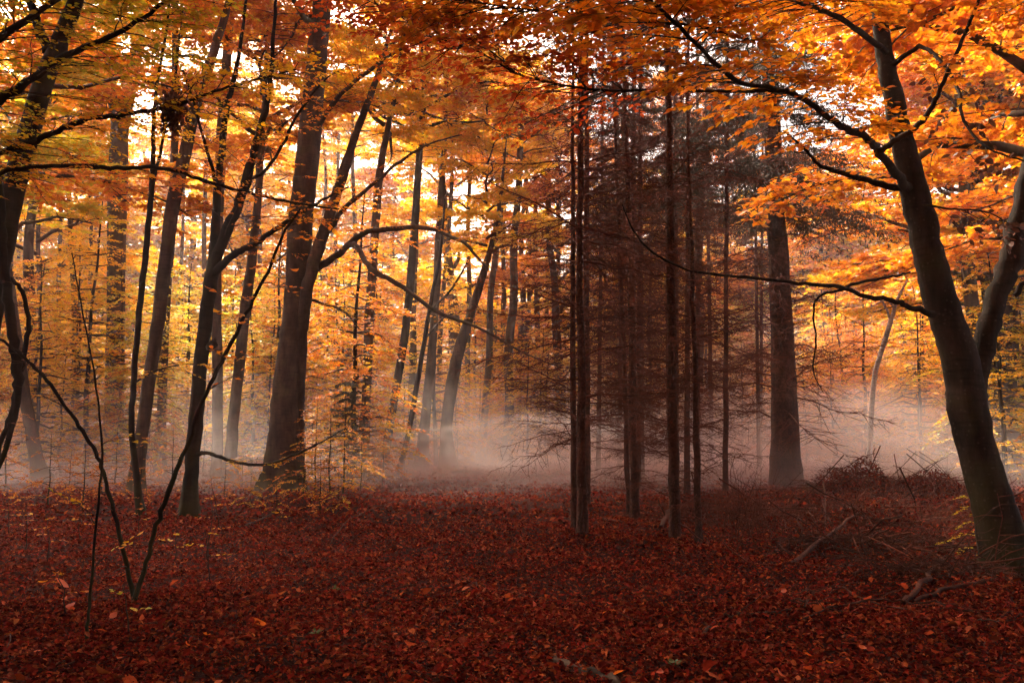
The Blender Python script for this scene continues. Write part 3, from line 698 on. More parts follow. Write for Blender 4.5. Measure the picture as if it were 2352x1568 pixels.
# birches behind the right-hand tree
traced_tree('birch_tree', 'thin pale birch leaning left behind the forked dark tree', [(2275, 1075, 18), (2262, 900, 16), (2245, 730, 14), (2222, 620, 13), (2200, 520, 11), (2182, 420, 9), (2170, 320, 7)], 45, 'birch', extend=3, sides=8, crown=0, crown_mat='orange', crown_scale=.5)
traced_tree('birch_tree', 'bent broken birch with bare pale top twigs', [(1995, 1092, 12), (2000, 980, 12), (2008, 870, 12), (2030, 790, 12), (2048, 730, 11), (2060, 690, 8), (2085, 640, 4)], 37, 'birch', extend=0, sides=8, flare=.3,
            limbs=[([(2045, 735, 6), (2032, 700, 5), (2010, 680, 3)], 37), ([(2055, 705, 5), (2035, 690, 4), (2000, 705, 2)], 37)])

# ------------------------------------------------------------------ spruces
def bough_mesh(seed):
    """one dead spruce bough, 1 m long along +X, with forked side twigs"""
    global rng
    keep = rng; rng = np.random.default_rng(seed)
    g = Geo(); q = np.linspace(0, 1, 8); cv, bd = U(-.1, .45), rng.normal(0, .14)
    P = np.stack([q, bd * q ** 2, -cv * q ** 2 + cv * .7 * q ** 3], -1); P[1:] += rng.normal(0, .012, (7, 3))
    g.tubes(P, np.linspace(.008, .0018, 8), 4)
    n = int(U(16, 26)); st, dr, ln = twigs_on(P, n, .16, .42, t0=.15, spread=(.5, 1.2), upz=-.1)
    dr = norm(dr + rng.normal(0, .18, dr.shape)); e = st + dr * ln[:, None]; e[:, 2] -= .15 * ln
    g.tubes(np.stack([st, (st + e) / 2 + rng.normal(0, .01, (n, 3)), e], 1), np.array([.003, .0022, .0013]) * np.ones((n, 1)), 3)
    for f in (.35, .6):
        s2 = st + (e - st) * f; d2 = norm(dr + rng.normal(0, .55, (n, 3))); e2 = s2 + d2 * ln[:, None] * .45
        g.tubes(np.stack([s2, (s2 + e2) / 2, e2], 1), np.array([.0018, .0015, .001]) * np.ones((n, 1)), 3)
    rng = keep
    return g.mesh('branch')
BOUGH = [bough_mesh(600 + i) for i in range(10)]

def spruce(label, trace, Y, var, sc=1.0, big=False, group=None, boughs=0, zmax=8.5, Lb=1.9, z0=.5):
    root, S, r = traced_tree('spruce_tree', label, trace, Y, 'spruce', group=group, ws=.86, extend=4, flare=.5, sides=14)
    if boughs:                                                   # near trees: every dead bough a part of its own
        zz = S[:, 2] - root.location.z
        for k in range(boughs):
            z = z0 + (zmax - z0) * (k + rng.random()) / boughs
            c = np.array([np.interp(z, zz, S[:, i]) for i in range(3)]) - np.array(root.location)
            L = Lb * U(.35, 1.15) * min(1, .35 + .3 * z) * (1 - .2 * z / zmax); a = U(0, 6.28)
            o = obj('branch', BOUGH[k % 10], M['twig_red'], root)
            o.location = c; o.rotation_euler = (U(-.5, .5), -U(-.35, .5), a); o.scale = (L, L, L)
        if not big: return root
    w, l = SPBIG if big else SPB[var]
    if not big:
        o = obj('branches', w, M['twig_red'], root, kind='stuff'); o.rotation_euler = (0, 0, U(0, 6.28)); o.scale = (sc,) * 3
    if l is not None:
        q = obj('crown', l, M['needle'], root); q.rotation_euler = (0, 0, U(0, 6.28)); q.scale = (sc,) * 3
    return root
spruce('stouter of two twin spruce trunks standing close together by the path', [(1338, 1242, 33), (1338, 1100, 27), (1335, 900, 22), (1332, 700, 19), (1332, 450, 18), (1334, 250, 17), (1335, 100, 15), (1335, -30, 14)], 13.9, 0, boughs=110, Lb=2.1, z0=1.5)
spruce('thinner spruce stem close against its stouter twin by the path', [(1318, 1218, 21), (1318, 1100, 17), (1316, 850, 15), (1316, 600, 13), (1316, 400, 11), (1315, 150, 8), (1314, -10, 6)], 15.1, 2, .9, boughs=70, Lb=1.6, z0=1.5)
jr = spruce('reddish spruce trunk with a flaking bright strip of bark', [(1460, 1195, 26), (1455, 1000, 22), (1450, 700, 18), (1445, 500, 16), (1438, 300, 12), (1432, 150, 9)], 17.3, 1, boughs=95, Lb=1.9)
jg = trunk_geo([(1452, 705, 14), (1450, 640, 16.5), (1447, 560, 15), (1444, 490, 12)], 17.27, 10, 0)
obj('bark_strip', shift(jg, jr.location), M['strip'], jr)
spruce('very thin spruce pole beside the flaking spruce', [(1443, 1180, 14), (1436, 900, 12), (1420, 500, 10), (1408, 150, 7)], 18.4, 2, .9, boughs=70, Lb=1.6)
spruce('straight spruce trunk with a pale stick leaning at its foot', [(1550, 1242, 30), (1546, 1000, 28), (1543, 700, 24), (1538, 400, 19), (1535, 170, 16), (1533, 0, 13)], 14.0, 1, boughs=95, Lb=1.9)
spruce('slight young spruce with many dead side twigs near the bare shrub', [(1605, 1248, 20), (1600, 1050, 17), (1597, 850, 15), (1590, 650, 12), (1585, 450, 8), (1580, 300, 5)], 13.7, 2, .85, boughs=100, Lb=1.4, zmax=6)
spruce('massive old spruce trunk beside the brush pile', [(1805, 1116, 84), (1803, 1000, 72), (1798, 800, 62), (1788, 600, 54), (1778, 400, 48), (1770, 200, 44), (1762, 0, 38)], 29, 0, big=True, boughs=110, Lb=3.8, zmax=14, z0=2.2)
SPL = 'slim dead branched spruce deep in the stand behind '
for k in range(15):
    Y = 21 + 2.3 * k + U(0, 1.5); px = U(1365, 1790) if k % 4 else U(1300, 1480)
    bot = HOR + F * CAMH / Y; w = U(.16, .34) * F / Y; lean = rng.normal(0, 12)
    tr = [(px + lean * i / 5, bot - (bot + 100) * i / 5, w * (1 - .5 * i / 5)) for i in range(6)]
    spruce(SPL + mark(px), tr, Y, k % 3, U(.95, 1.25), group='spruces deep in the stand')
for k, (px, Y, sc) in enumerate(((792, 30, 1.0), (1000, 60, 1.6))):
    x = ray(px, 1000)[0] * Y
    r = empty('young_spruce', (x, Y, float(ground(x, Y))), k, sc)
    tag(r, ['small green spruce growing beside the big beech foot', 'young spruce half hidden in mist behind the clearing trees'][k], 'tree')
    g = Geo(); g.tubes(np.array([(0, 0, -.1), (0, 0, 1.2), (.02, 0, 2.4), (0, 0, 3.7)]), np.array([.035, .028, .018, .005]), 7)
    obj('trunk', g, M['spruce'], r); obj('branches', SPY[0], M['twig'], r); obj('crown', SPY[1], M['needle'], r)

# ------------------------------------------------------------------ understorey and background copies
def in_path(px, Y): return Y < 46 and 870 < px < 1330
YL = {'yellow': 'young beech with layered yellow leaves behind ', 'green': 'young beech with yellowish green leaves behind ', 'orange': 'young beech with layered orange leaves behind ', 'red': 'young beech with russet leaves behind '}
def yb(px, Y, sc, mat, far=False): young_beech(px, Y, sc, mat, YL[mat] + mark(px), mat + ' young beeches of the understorey', far=far)
for k in range(96):
    Y = 27 + 28 * (k / 96) + U(-2, 2)
    left = k % 10 < 6
    px = U(-150, 1250) if left else U(1830, 2500)
    if in_path(px, Y): px = U(-150, 850)
    if left and Y < 33: Y += 12
    if not left and px < 2260 and Y < 50: Y += 26
    if left: mat = ['yellow', 'green', 'orange', 'green', 'yellow'][k % 5] if px < 600 else ['orange', 'yellow', 'green', 'orange', 'yellow', 'yellow'][k % 6]
    else: mat = ['orange', 'yellow', 'orange', 'yellow'][k % 4] if px < 2200 else ['yellow', 'green', 'orange'][k % 3]
    yb(px, Y, U(.8, 1.3) + .012 * (Y - 25), mat)
for k in range(72):                                            # last rows closing the view
    yb(-300 + 2900 * (k + rng.random()) / 72, U(80, 106), U(1.9, 3.0), ['yellow', 'green', 'yellow', 'orange', 'yellow'][k % 5], True)

for k in range(17):                                            # beyond the far end of the clearing and the spruce stand
    yb(860 + 960 * (k + rng.random()) / 17, U(56, 76), U(1.2, 2.0), ['yellow', 'orange', 'yellow', 'yellow', 'orange'][k % 5])
for k in range(11):
    yb(900 + 380 * (k + rng.random()) / 11, U(47, 58), U(.7, 1.1), ['orange', 'yellow', 'orange'][k % 3])
for k in range(14):
    yb(1840 + 420 * (k + rng.random()) / 14, U(46, 74), U(.9, 1.7), ['orange', 'yellow', 'orange', 'orange'][k % 4])
TL = 'tall far beech with orange crown beyond '
TLY = 'tall far beech with yellow crown beyond '
def tall_trunk(seed):
    global rng
    keep = rng; rng = np.random.default_rng(seed)
    z = np.linspace(-.2, 18, 9)
    P = np.stack([np.cumsum(rng.normal(0, .16, 9)), np.cumsum(rng.normal(0, .16, 9)), z], -1); P[:2, :2] = 0
    S, r = smooth(P, np.linspace(.30, .07, 9), 3)
    g = Geo(); g.tubes(S, r, 9, .03); rng = keep
    return g.mesh('trunk')
TT = [tall_trunk(500 + i) for i in range(3)]
def tall_beech(x, Y, sc, mat, label, group):
    i = int(rng.integers(3))
    r = empty('tall_beech', (x, Y, float(ground(x, Y))), U(0, 6.28), sc); tag(r, label, 'tree', group)
    obj('trunk', TT[i], M['beech'], r)
    for nm, me, mt in (('limbs', CR[i][0], 'beech'), ('crown', CR[i][1], mat)):
        o = obj(nm, me, M[mt], r); o.location = (0, 0, 6.0)
for k in range(45):
    Y = U(80, 112) if k < 24 else U(36, 50)
    px = U(-250, 2600) if k < 24 else U(2250, 2500)
    if k >= 37: px, Y = 60 + 120 * (k - 37) + U(-40, 40), U(84, 104)
    elif k >= 30: px, Y = ((1040, 64), (1190, 72), (1290, 60), (1420, 70), (1600, 58), (560, 70), (60, 44))[k - 30]
    mat = 'yellow' if (px < 1000 and k % 4) or k % 3 == 0 else 'orange'
    tall_beech(ray(px, 1000)[0] * Y, Y, U(1.2, 1.7) if k < 37 else U(1.8, 2.1), mat, (TLY if mat == 'yellow' else TL) + mark(px), mat + ' tall beeches of the far wood')
# the wood beside and behind the viewer, added mainly to shade the foreground
for x, Y, sc in ((-9, 1, 1.0), (8, -1, 1.05), (-3, -7, 1.1), (5, -9, 1.0), (-13, 7, 1.0), (14, 6, 1.0), (-9, -9, .95), (12, -8, 1.05), (1.5, -15, 1.1), (-7, 5, 1.25), (7, 3.5, 1.25), (-8.5, 12, 1.2), (0.5, -4, 1.3), (-5, -3, 1.3), (5.5, -4, 1.3), (9.5, 12.5, 1.2), (-15, 23, 1.2), (10.5, 17, 1.1), (17.5, 26, 1.2), (-14, -2, 1.4), (15, -3, 1.4), (-9, -16, 1.5), (8, -17, 1.5), (0, -24, 1.5), (-19, -10, 1.5), (19, -12, 1.5)):
    tall_beech(x, Y, sc, 'orange', 'tall beech with orange crown added around the viewpoint', 'added tall beeches around the viewpoint')

for k in range(22):  # unseen arc of young beeches, added to block light from behind
    a = math.radians(190 + 160 * (k + rng.random()) / 22); rr = U(9, 20)
    young_beech(0, math.sin(a) * rr - 2, U(1.0, 1.5), 'orange', 'young beech with orange leaves added behind the viewpoint as shade', 'young beeches added behind the viewpoint as shade', x=math.cos(a) * rr, far=True)
# low shrubs
for k, (px, py, sc, mat, var) in enumerate(((120, 1160, .8, 'orange', 1), (165, 1130, .8, 'orange', 0), (270, 1120, .9, 'orange', 1), (700, 1145, 1.0, 'yellow', 0), (760, 1150, 1.15, 'orange', 1), (690, 1120, 1.2, 'orange', 1), (725, 1135, 1.2, 'orange', 1), (790, 1140, 1.1, 'yellow', 1), (830, 1130, .9, 'orange', 1), (610, 1110, .8, 'yellow', 0), (560, 1125, .7, 'orange', 0), (850, 1100, 1.2, 'orange', 1), (350, 1105, .9, 'orange', 0), (930, 1088, 1.0, 'orange', 0),
                                            (1050, 1075, 1.1, 'yellow', 1), (2100, 1075, 1.3, 'green', 0), (2310, 1080, 1.4, 'green', 1), (2250, 1070, 1.3, 'yellow', 1), (470, 1095, 1.0, 'orange', 1), (20, 1120, 1.2, 'orange', 1), (1190, 1062, 1.4, 'yellow', 0), (780, 1175, .5, 'yellow', 0), (200, 1175, .7, 'orange', 1), (240, 1150, .9, 'orange', 0), (400, 1130, .9, 'orange', 1), (520, 1150, .7, 'orange', 0), (580, 1165, .55, 'yellow', 0), (720, 1110, 1.1, 'yellow', 1), (800, 1110, 1.1, 'orange', 0), (880, 1120, .8, 'orange', 1), (-20, 1160, 1.0, 'orange', 1), (330, 1150, .8, 'orange', 1), (740, 1180, .6, 'orange', 1), (640, 1180, .5, 'orange', 0))):
    lab = {'orange': 'low beech sapling with level sprays of orange leaves near ', 'yellow': 'low beech sapling with level sprays of yellow leaves near ', 'green': 'low beech sapling with pale green leaves near '}[mat] + mark(px)
    young_beech(px, gdist(py), sc, mat, lab, mat + ' low beech saplings', var, True)

# ------------------------------------------------------------------ bare saplings in the foreground
def sapling(label, stems, Y, leafy=None, bark='beech_dark'):
    b = at(stems[0][0][0], stems[0][0][1], Y); z = float(ground(b[0], b[1]))
    root = empty('sapling', (b[0], b[1], z)); tag(root, label, 'sapling')
    for i, st in enumerate(stems):
        g = trunk_geo([(x, y, w * .85) for x, y, w in st], Y - .05 * i, 8, 0, dY=.0)
        if st[0][1] > 1100: g.V[0][:8, 2] -= .15
        S = g.S
        so = obj('stem', shift(g, root.location), M[bark], root)
        if leafy and leafy[i]: limb_twigs(S, root, parent=so, **leafy[i])
    return root
sapling('bare sapling forking low into two long crooked stems', [[(308, 1398, 14), (290, 1290, 11), (272, 1220, 11), (245, 1110, 10), (225, 1050, 10), (190, 990, 10), (150, 930, 9), (110, 875, 9), (75, 840, 9), (30, 800, 8), (-30, 762, 7)],
                                                                     [(306, 1396, 14), (335, 1290, 12), (365, 1190, 12), (395, 1110, 12), (425, 1030, 11), (460, 940, 11), (500, 850, 10), (540, 770, 10), (580, 690, 9), (620, 610, 8), (650, 540, 7), (690, 480, 5)]], 8.6,
        [dict(n=11, l0=.12, l1=.45, leaf=None), dict(n=11, l0=.2, l1=.6, leaf='orange', size=.06, m=5, sub=2, t0=.5, singles=60)])
sapling('thin upright bare sapling beside the low forking one', [[(198, 1464, 9), (205, 1390, 7), (215, 1270, 7), (228, 1130, 6), (235, 1040, 6), (228, 950, 5), (215, 850, 5), (190, 720, 4), (165, 580, 3)]], 7.1,
        [dict(n=6, l0=.12, l1=.35, leaf='yellow', size=.055, m=4, sub=1, t0=.1, singles=40)])
sapling('twisted sapling of two dark stems crossing at a knot', [[(-60, 1180, 16), (-25, 1090, 15), (5, 1010, 14), (30, 940, 15), (45, 870, 18), (58, 800, 13), (64, 730, 12), (52, 670, 11), (25, 640, 10), (0, 625, 8)],
                                                                     [(-55, 1182, 14), (0, 1060, 13), (38, 940, 15), (40, 870, 24), (34, 800, 27), (22, 720, 25), (12, 640, 24), (6, 560, 22), (0, 470, 20), (-15, 300, 16)]], 12.0,
        [dict(n=5, l0=.2, l1=.4, leaf='dead', size=.07, m=4, sub=1, singles=20), None])

def seedling(px, py, h, mat, label, nl=5):
    p = on_ground(px, py)
    root = empty('seedling', tuple(p)); tag(root, label, 'seedling', 'seedlings among the fallen leaves')
    lean = rng.normal(0, .12, 2) * h; q = np.linspace(0, 1, 6)
    P = np.stack([lean[0] * q ** 1.5 + rng.normal(0, .012, 6), lean[1] * q ** 1.5, -.05 + (h + .05) * q], -1)
    g = Geo(); g.tubes(P, np.linspace(.009, .003, 6), 5); obj('stem', g, M['twig'], root)
    tg = Geo()
    for t in range(nl):
        f = .45 + .55 * (t + .5) / nl; i = f * 5; s0 = P[int(i)] * (1 - i % 1) + P[min(int(i) + 1, 5)] * (i % 1)
        a = t * 2.4 + rng.random(); d = np.array([math.cos(a), math.sin(a), .15]); L = U(.1, .24)
        lv, ln = spray_leaves(s0[None], d[None], np.array([L]), 4, .055)
        tg.tubes(ln, np.array([[.002, .0016, .001]]), 3)
        for k in range(4): place_leaf(lv[0][k], lv[1][k], lv[2][k], lv[3][k], M[mat], root)
    obj('twigs', tg, M['twig'], root, kind='stuff')
for px, py, h, mat, nl in ((478, 1345, .6, 'yellow', 3), (475, 1285, .8, 'orange', 3), (300, 1470, .4, 'green', 2), (60, 1270, .7, 'orange', 6), (110, 1300, .6, 'orange', 4), (145, 1400, .45, 'orange', 3), (20, 1230, .8, 'orange', 5),
                           (180, 1250, .5, 'orange', 4), (500, 1230, .9, 'orange', 6), (320, 1245, .7, 'orange', 5), (640, 1215, .5, 'yellow', 4), (400, 1290, .4, 'yellow', 3)):
    seedling(px, py, h, mat, {'yellow': 'thin seedling holding a few yellow leaves above the litter', 'orange': 'thin seedling holding a few orange leaves above the litter', 'green': 'thin seedling holding pale green leaves above the litter'}[mat], nl)
def weed(px, py, label):
    p = on_ground(px, py, .02); root = empty('weed', tuple(p)); tag(root, label, 'plant')
    for k in range(7):
        a = k * 2.4; d = np.array([math.cos(a), math.sin(a), U(.3, .9)]); place_leaf(np.array([0, 0, .02]) + .02 * d, d, np.array([-d[0] * .5, -d[1] * .5, 1]), U(.035, .055), M['weed'], root)
weed(722, 1492, 'small bright green weed in the red leaf litter'); weed(2560 * .605, 2558 * .605, 'green weed sprouting in open litter before the spruces'); weed(770, 1368, 'faint green weed in the litter beyond the bright one')

# ------------------------------------------------------------------ fallen branches, shrub and brush pile
def fallen(label, pts, w0, w1, lift=.04, mat='stick', forks=0, rise=None):
    P = np.array([on_ground(x, y, lift) for x, y in pts])
    if rise is not None: P[:, 2] += np.asarray(rise)
    root = empty('fallen_branch', tuple(P[0] - [0, 0, lift])); tag(root, label, 'branch', None)
    g = Geo(); S, r = smooth(P, np.linspace(w0, w1, len(P)), 5)
    S[1:] += rng.normal(0, .012, (len(S) - 1, 3))
    g.tubes(S, r * (1 + rng.normal(0, .06, len(r))), 8); obj('bough', shift(g, root.location), M[mat], root)
    for k in range(forks):
        i = int(U(.3, .85) * len(S)); d = norm(S[min(i + 2, len(S) - 1)] - S[i]); d = norm(d + np.array([rng.normal(0, .5), rng.normal(0, .5), U(0, .35)]))
        L = U(.25, .7); q = np.linspace(0, 1, 5)[:, None]
        T = S[i] + d * L * q + rng.normal(0, .03, (5, 3)) * q; T[:, 2] = np.maximum(T[:, 2], ground(T[:, 0], T[:, 1]) + .02)
        g = Geo(); g.tubes(T, np.linspace(r[i] * .55, .002, 5), 5); obj('side_twig', shift(g, root.location), M[mat], root)
    return root
fallen('thin pale stick lying alone on the open litter', [(1060, 1335), (1110, 1350), (1160, 1352), (1215, 1368)], .010, .005, .03)
fallen('long pale pole propped on the brush before the dark forked tree', [(1815, 1312), (1900, 1255), (1975, 1205), (2010, 1172)], .03, .018, .05, forks=3, rise=[0, .12, .22, .25])
fallen('curving root like branch running up to the foot of the dark forked tree', [(1958, 1342), (2060, 1324), (2120, 1308), (2165, 1300), (2190, 1258), (2205, 1205)], .018, .014, .06, forks=2)
fallen('stout forked bough lying before the dark forked tree', [(2075, 1396), (2120, 1368), (2150, 1330), (2172, 1312)], .028, .02, .06, forks=2, rise=[0, .04, .07, .08])
fallen('long thin bowed branch lying across the right foreground', [(1845, 1432), (1950, 1408), (2030, 1400), (2150, 1412), (2255, 1424)], .010, .008, .05, rise=[0, .04, .06, .04, 0], forks=2)
fallen('dark crooked branch half sunk in the litter', [(1615, 1445), (1650, 1408), (1700, 1410), (1790, 1418), (1860, 1400), (1960, 1402)], .014, .010, .03, 'twig', 2)
fallen('short stout branch lying beside the stout forked bough', [(2100, 1392), (2180, 1378), (2260, 1372)], .022, .022, .05, forks=1)
fallen('branch lying level across the foot of the dark forked tree', [(2190, 1314), (2270, 1312), (2360, 1312), (2450, 1318)], .020, .018, .08, forks=3)
fallen('slender branch slanting down towards the bowed one', [(1925, 1358), (2010, 1388), (2085, 1424)], .010, .007, .05, forks=2)
fallen('little forked stick on the litter below the forking sapling', [(438, 1478), (470, 1497), (512, 1522)], .007, .004, .03, forks=1)
fallen('straight pale log lying behind the twin spruces', [(1385, 1204), (1430, 1207), (1490, 1206)], .03, .028, .04)
fallen('pale stick leaning on the foot of the straight spruce', [(1518, 1222), (1533, 1208), (1547, 1196)], .04, .03, .05, rise=[0, .12, .28])
fallen('dead branch with twigs lying by the foot of the dark forked beech', [(500, 1225), (560, 1215), (620, 1190), (660, 1165)], .018, .010, .06, 'twig', 4)
fallen('arched thin branch sticking from litter near the path', [(760, 1240), (800, 1215), (850, 1190), (905, 1172)], .010, .006, .05, forks=3, rise=[0, .12, .16, .1])
fallen('dark bough half buried in the open leaf litter', [(1270, 1500), (1330, 1530), (1400, 1560), (1440, 1590)], .035, .03, .005, 'twig', 0)
fallen('low dark heap branch lying in the misty clearing', [(1040, 1092), (1075, 1088), (1110, 1092)], .06, .03, .1, 'twig', 6)
fallen('dark broken top lying at the far end of the clearing', [(1240, 1046), (1265, 1042), (1300, 1040)], .12, .05, .2, 'twig', 6)

for k in range(18):
    x0, y0 = U(1700, 2330), U(1245, 1450); a = U(-.5, .5) + (math.pi if k % 2 else 0); L = U(40, 130)
    pts = [(x0 + math.cos(a) * L * t, y0 + math.sin(a) * L * t * .5 + rng.normal(0, 3)) for t in (0, .35, .7, 1)]
    o = fallen('thin dead stick among those strewn before the dark forked tree', pts, U(.006, .012), .003, .04, 'stick' if k % 2 else 'twig', 2, rise=[0, U(0, .1), U(0, .12), U(0, .1)])
    o['group'] = 'sticks strewn before the dark forked tree'
p = on_ground(1700, 1232)
shrub = empty('bare_shrub', tuple(p)); tag(shrub, 'leafless reddish shrub with many thin upright stems by the spruces', 'shrub')
for k in range(46):
    a = U(0, 6.28); sp = U(.1, .8); h = U(.5, 1.35); q = np.linspace(0, 1, 7)
    bx, by = rng.normal(0, .22, 2)
    P = np.stack([bx + math.cos(a) * sp * q ** 1.4, by + math.sin(a) * sp * q ** 1.4, -.05 + h * q], -1) + rng.normal(0, .015, (7, 3)) * q[:, None]
    g = Geo(); g.tubes(P, np.linspace(.006, .002, 7), 4)
    st, dr, ln = twigs_on(P, 6, .1, .3, t0=.3, upz=.5); e = st + dr * ln[:, None]
    g.tubes(np.stack([st, (st + e) / 2, e], 1), np.array([.0025, .002, .0014]) * np.ones((6, 1)), 3)
    obj('stem', g, M['twig_red'], shrub)

def brush_pile(label, px, py, rx, ry, hh, nst, ntw, nlf, tm='twig_red'):
    c = on_ground(px, py); root = empty('brush_pile', tuple(c)); tag(root, label, 'brush pile')
    ph = rng.random(4) * 6
    def top(x, y):
        b = np.maximum(0, 1 - (np.abs(x) / rx) ** 1.6 - (np.abs(y) / ry) ** 1.6)
        return hh * b * (.75 + .35 * np.sin(x * 2.6 + ph[0]) + .25 * np.sin(y * 3.1 + x * 1.7 + ph[1]) + .2 * np.sin(x * 6 + ph[2]))
    for k in range(nst):
        x, y = rng.normal(0, rx * .45), rng.normal(0, ry * .45); a = U(0, 6.28); L = U(.7, 2.4)
        q = np.linspace(-.5, .5, 7); b = rng.normal(0, .12) * L
        P = np.stack([x + math.cos(a) * L * q - math.sin(a) * b * 4 * q * q, y + math.sin(a) * L * q + math.cos(a) * b * 4 * q * q, np.zeros(7)], -1)
        z0 = float(top(x, y)) * U(.3, 1.02)
        P[:, 2] = z0 + rng.normal(0, .26) * L * q * 2 - .1 * L * (2 * q) ** 2 * U(0, 1) + .03
        P[:, 2] = np.maximum(P[:, 2], ground(P[:, 0] + c[0], P[:, 1] + c[1]) - c[2] + .02)
        P[1:-1] += rng.normal(0, .02, (5, 3))
        g = Geo(); g.tubes(P, np.linspace(1, .45, 7) * U(.006, .018), 5)
        st, dr, ln = twigs_on(P, 5, .15, .5, t0=.3, upz=.1); e = st + dr * ln[:, None]
        g.tubes(np.stack([st, (st + e) / 2 + rng.normal(0, .02, (5, 3)), e], 1), np.array([.005, .004, .002]) * np.ones((5, 1)), 3)
        obj('branch', g, M['stick' if k % 3 == 0 else 'twig_red'], root)
    x, y = rng.normal(0, rx * .42, ntw), rng.normal(0, ry * .42, ntw); z = top(x, y) * U(.2, 1.05, ntw) + .04
    d = norm(np.stack([rng.normal(0, 1, ntw), rng.normal(0, 1, ntw), rng.normal(0, .3, ntw)], -1)); L = U(.2, .8, ntw)[:, None]
    s = np.stack([x, y, z], -1); e = s + d * L; e[:, 2] = np.maximum(e[:, 2], .03); m = (s + e) / 2 + rng.normal(0, .04, (ntw, 3)); m[:, 2] = np.maximum(m[:, 2], .03)
    g = Geo(); g.tubes(np.stack([s, m, e], 1), np.array([.005, .004, .002]) * np.ones((ntw, 1)), 3)
    obj('twig_tangle', g, M[tm], root, kind='stuff')
    x, y = rng.normal(0, rx * .42, nlf), rng.normal(0, ry * .42, nlf); z = top(x, y) * U(.3, 1.0, nlf) + .05
    d = np.stack([rng.normal(0, .6, nlf), rng.normal(0, .6, nlf), U(-1, -.1, nlf)], -1)
    g = Geo(); g.flat = True; g.leaves(np.stack([x, y, z], -1), d, rng.normal(0, 1, (nlf, 3)), U(.05, .1, nlf), fold=.8)
    obj('dead_leaves', g, M['litter'], root, kind='stuff')
brush_pile('high heap of cut branches with dead brown leaves beside the old spruce', 2030, 1138, 3.6, 1.9, .85, 140, 2600, 7500)
brush_pile('low spread of loose branches in front of the high heap', 2010, 1205, 2.8, 2.0, .45, 90, 1900, 3500)
brush_pile('thin tangle of twigs around the spruce feet', 1690, 1195, 2.2, 1.8, .3, 50, 1100, 900)

young_beech(2238, gdist(1292), .55, 'green', 'small yellow green leafy bush against the foot of the dark forked tree', None, 0, True)
# leaves banked against the feet of the nearer trunks
g = Geo(); g.flat = True
for r0 in [o for o in COL.objects if o.parent is None and o.type == 'EMPTY' and o.get('category') == 'tree' and o.location.y < 30 and o.location.y > 3 and abs(o.location.x) < .75 * o.location.y]:
    c = np.array(r0.location); n = 420; rad = np.abs(rng.normal(0, .28, n)) + .12; a = U(0, 6.28, n)
    pz = np.stack([c[0] + np.cos(a) * rad, c[1] + np.sin(a) * rad, np.zeros(n)], -1); pz[:, 2] = ground(pz[:, 0], pz[:, 1]) + .02 + .10 * np.exp(-rad / .2) * rng.random(n)
    g.leaves(pz, np.stack([np.cos(a + 1.57), np.sin(a + 1.57), rng.normal(0, .4, n)], -1), np.stack([rng.normal(0, .5, n), rng.normal(0, .5, n), np.ones(n)], -1), .055 * rng.lognormal(0, .25, n), fold=.8)
obj('leaf_drift', g, M['litter'], floor, kind='stuff')
brush_pile('loose dry twigs strewn between the low spread and the dark forked tree', 2000, 1262, 2.0, 1.3, .28, 45, 900, 300, 'stick')
brush_pile('sparse dry twigs strewn on the litter beyond the bowed branch', 2140, 1335, 1.3, .8, .16, 26, 420, 120, 'stick')
# snagged clump of dead leaves on the left limb
c = at(395, 245, 9.4)
clump = empty('leaf_clump', tuple(c)); tag(clump, 'dark clump of dead leaves snagged high in crossing limbs', 'leaf clump')
n = 420
q = rng.normal(0, 1, (n, 3)) * [.065, .06, .11] + np.array([.02, 0, -.01])
for k in range(60): place_leaf(q[k], np.array([rng.normal(0, .5), rng.normal(0, .5), -1.0]), rng.normal(0, 1, 3), U(.05, .09), M['dead'], clump)
g = Geo(); g.flat = True; g.leaves(q[60:], np.stack([rng.normal(0, .5, n - 60), rng.normal(0, .5, n - 60), -np.ones(n - 60)], -1), rng.normal(0, 1, (n - 60, 3)), U(.05, .09, n - 60), full=True, fold=.9)
obj('leaf_mass', g, M['dead'], clump, kind='stuff')

# grass in the clearing behind the brush pile
n = 16000
y = U(30, 75, n); x = ray(0, 0)[0] * 0 + (U(1900, 2420, n) - CX) / F * y
h = U(.08, .3, n); a = U(0, 6.28, n)
g = Geo(); g.flat = True
g.leaves(np.stack([x, y, ground(x, y) - .01], -1), np.stack([rng.normal(0, .3, n), rng.normal(0, .3, n), np.ones(n)], -1), np.stack([np.cos(a), np.sin(a), np.zeros(n)], -1), h, wid=.12)
tag(obj('grass', g, M['grass'], kind='stuff'), 'olive grass of the misty clearing behind the brush pile', 'grass')

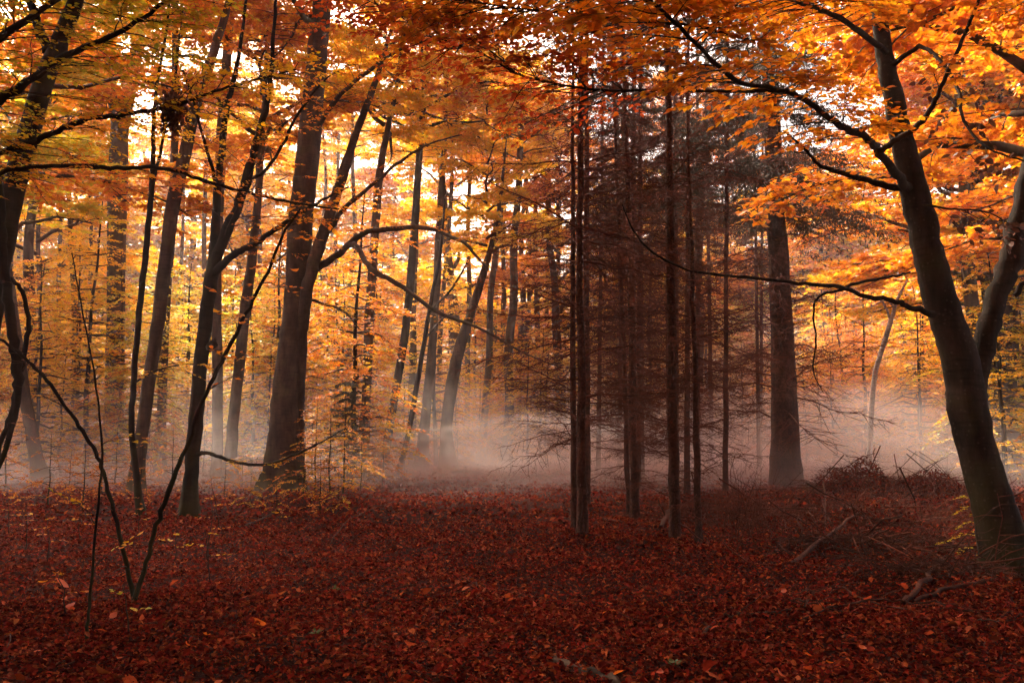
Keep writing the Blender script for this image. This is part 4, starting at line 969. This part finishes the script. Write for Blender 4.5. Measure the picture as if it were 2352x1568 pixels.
# ------------------------------------------------------------------ haze: thin air all through the wood, denser mist near the ground
def haze_mat(dens, color=(1.0, .89, .89)):
    m = bpy.data.materials.new('haze'); m.use_nodes = True; nt = m.node_tree; nt.nodes.clear()
    out = nt.nodes.new('ShaderNodeOutputMaterial'); pv = nt.nodes.new('ShaderNodeVolumePrincipled')
    pv.inputs['Color'].default_value = (*color, 1); pv.inputs['Density'].default_value = dens; pv.inputs['Anisotropy'].default_value = .5
    nt.links.new(pv.outputs[0], out.inputs['Volume'])
    return m
def volume_box(x0, x1, y0, y1, z0, z1, dens, label):
    V = [(x, y, z) for z in (z0, z1) for y in (y0, y1) for x in (x0, x1)]
    Q = [(0, 2, 3, 1), (4, 5, 7, 6), (0, 1, 5, 4), (2, 6, 7, 3), (0, 4, 6, 2), (1, 3, 7, 5)]
    g = Geo(); g.add(V, Q); g.flat = True
    o = obj('haze', g, haze_mat(dens)); tag(o, label, 'haze', kind='stuff'); return o
volume_box(-402, 402, -62, 802, -1.5, 52, .0008, 'thin pale air filling the whole wood')
def mist_bank(y0, y1, h, dens, seed, label):
    """a low bank of even mist with a rolling top that thins to nothing at its near edge"""
    global rng
    keep = rng; rng = np.random.default_rng(seed)
    xs = np.linspace(-110, 110, 45); ys = y0 + (y1 - y0) * np.linspace(0, 1, 30) ** 1.5
    X, Y = np.meshgrid(xs, ys); a, b, c = rng.random(3) * 6
    Z = h * (1 + .3 * np.sin(X * .19 + a + .6 * np.sin(Y * .11)) + .25 * np.sin(Y * .23 + b) + .2 * np.sin(X * .43 + Y * .3 + c))
    Z = Z * (.12 + .88 * np.clip((Y - y0) / 42, 0, 1)) - 1.0 * (1 - np.clip((Y - y0) / 5, 0, 1))
    n = X.size; top = np.stack([X, Y, Z], -1).reshape(-1, 3); bot = top.copy(); bot[:, 2] = -1.3
    i = np.arange(n).reshape(X.shape)
    Qt = np.stack([i[:-1, :-1], i[:-1, 1:], i[1:, 1:], i[1:, :-1]], -1).reshape(-1, 4); Qb = Qt[:, ::-1] + n
    rim = np.concatenate([i[0, :-1], i[:-1, -1], i[-1, :0:-1], i[:0:-1, 0]]); nx = np.roll(rim, -1)
    Qs = np.stack([rim, rim + n, nx + n, nx], -1)
    g = Geo(); g.add(np.vstack([top, bot]), np.vstack([Qt, Qb, Qs])); g.flat = True
    rng = keep
    o = obj('haze', g, haze_mat(dens)); tag(o, label, 'haze', kind='stuff'); return o
for k, (h, y0, dn) in enumerate(((.5, 24, .006), (.9, 24, .007), (1.5, 24, .010), (2.3, 23, .013), (3.3, 22, .014), (4.6, 22, .013), (6.2, 23, .010), (8.2, 24, .006))):
    mist_bank(y0, 190, h, dn, 900 + k, 'pale mist lying low between the trunks')
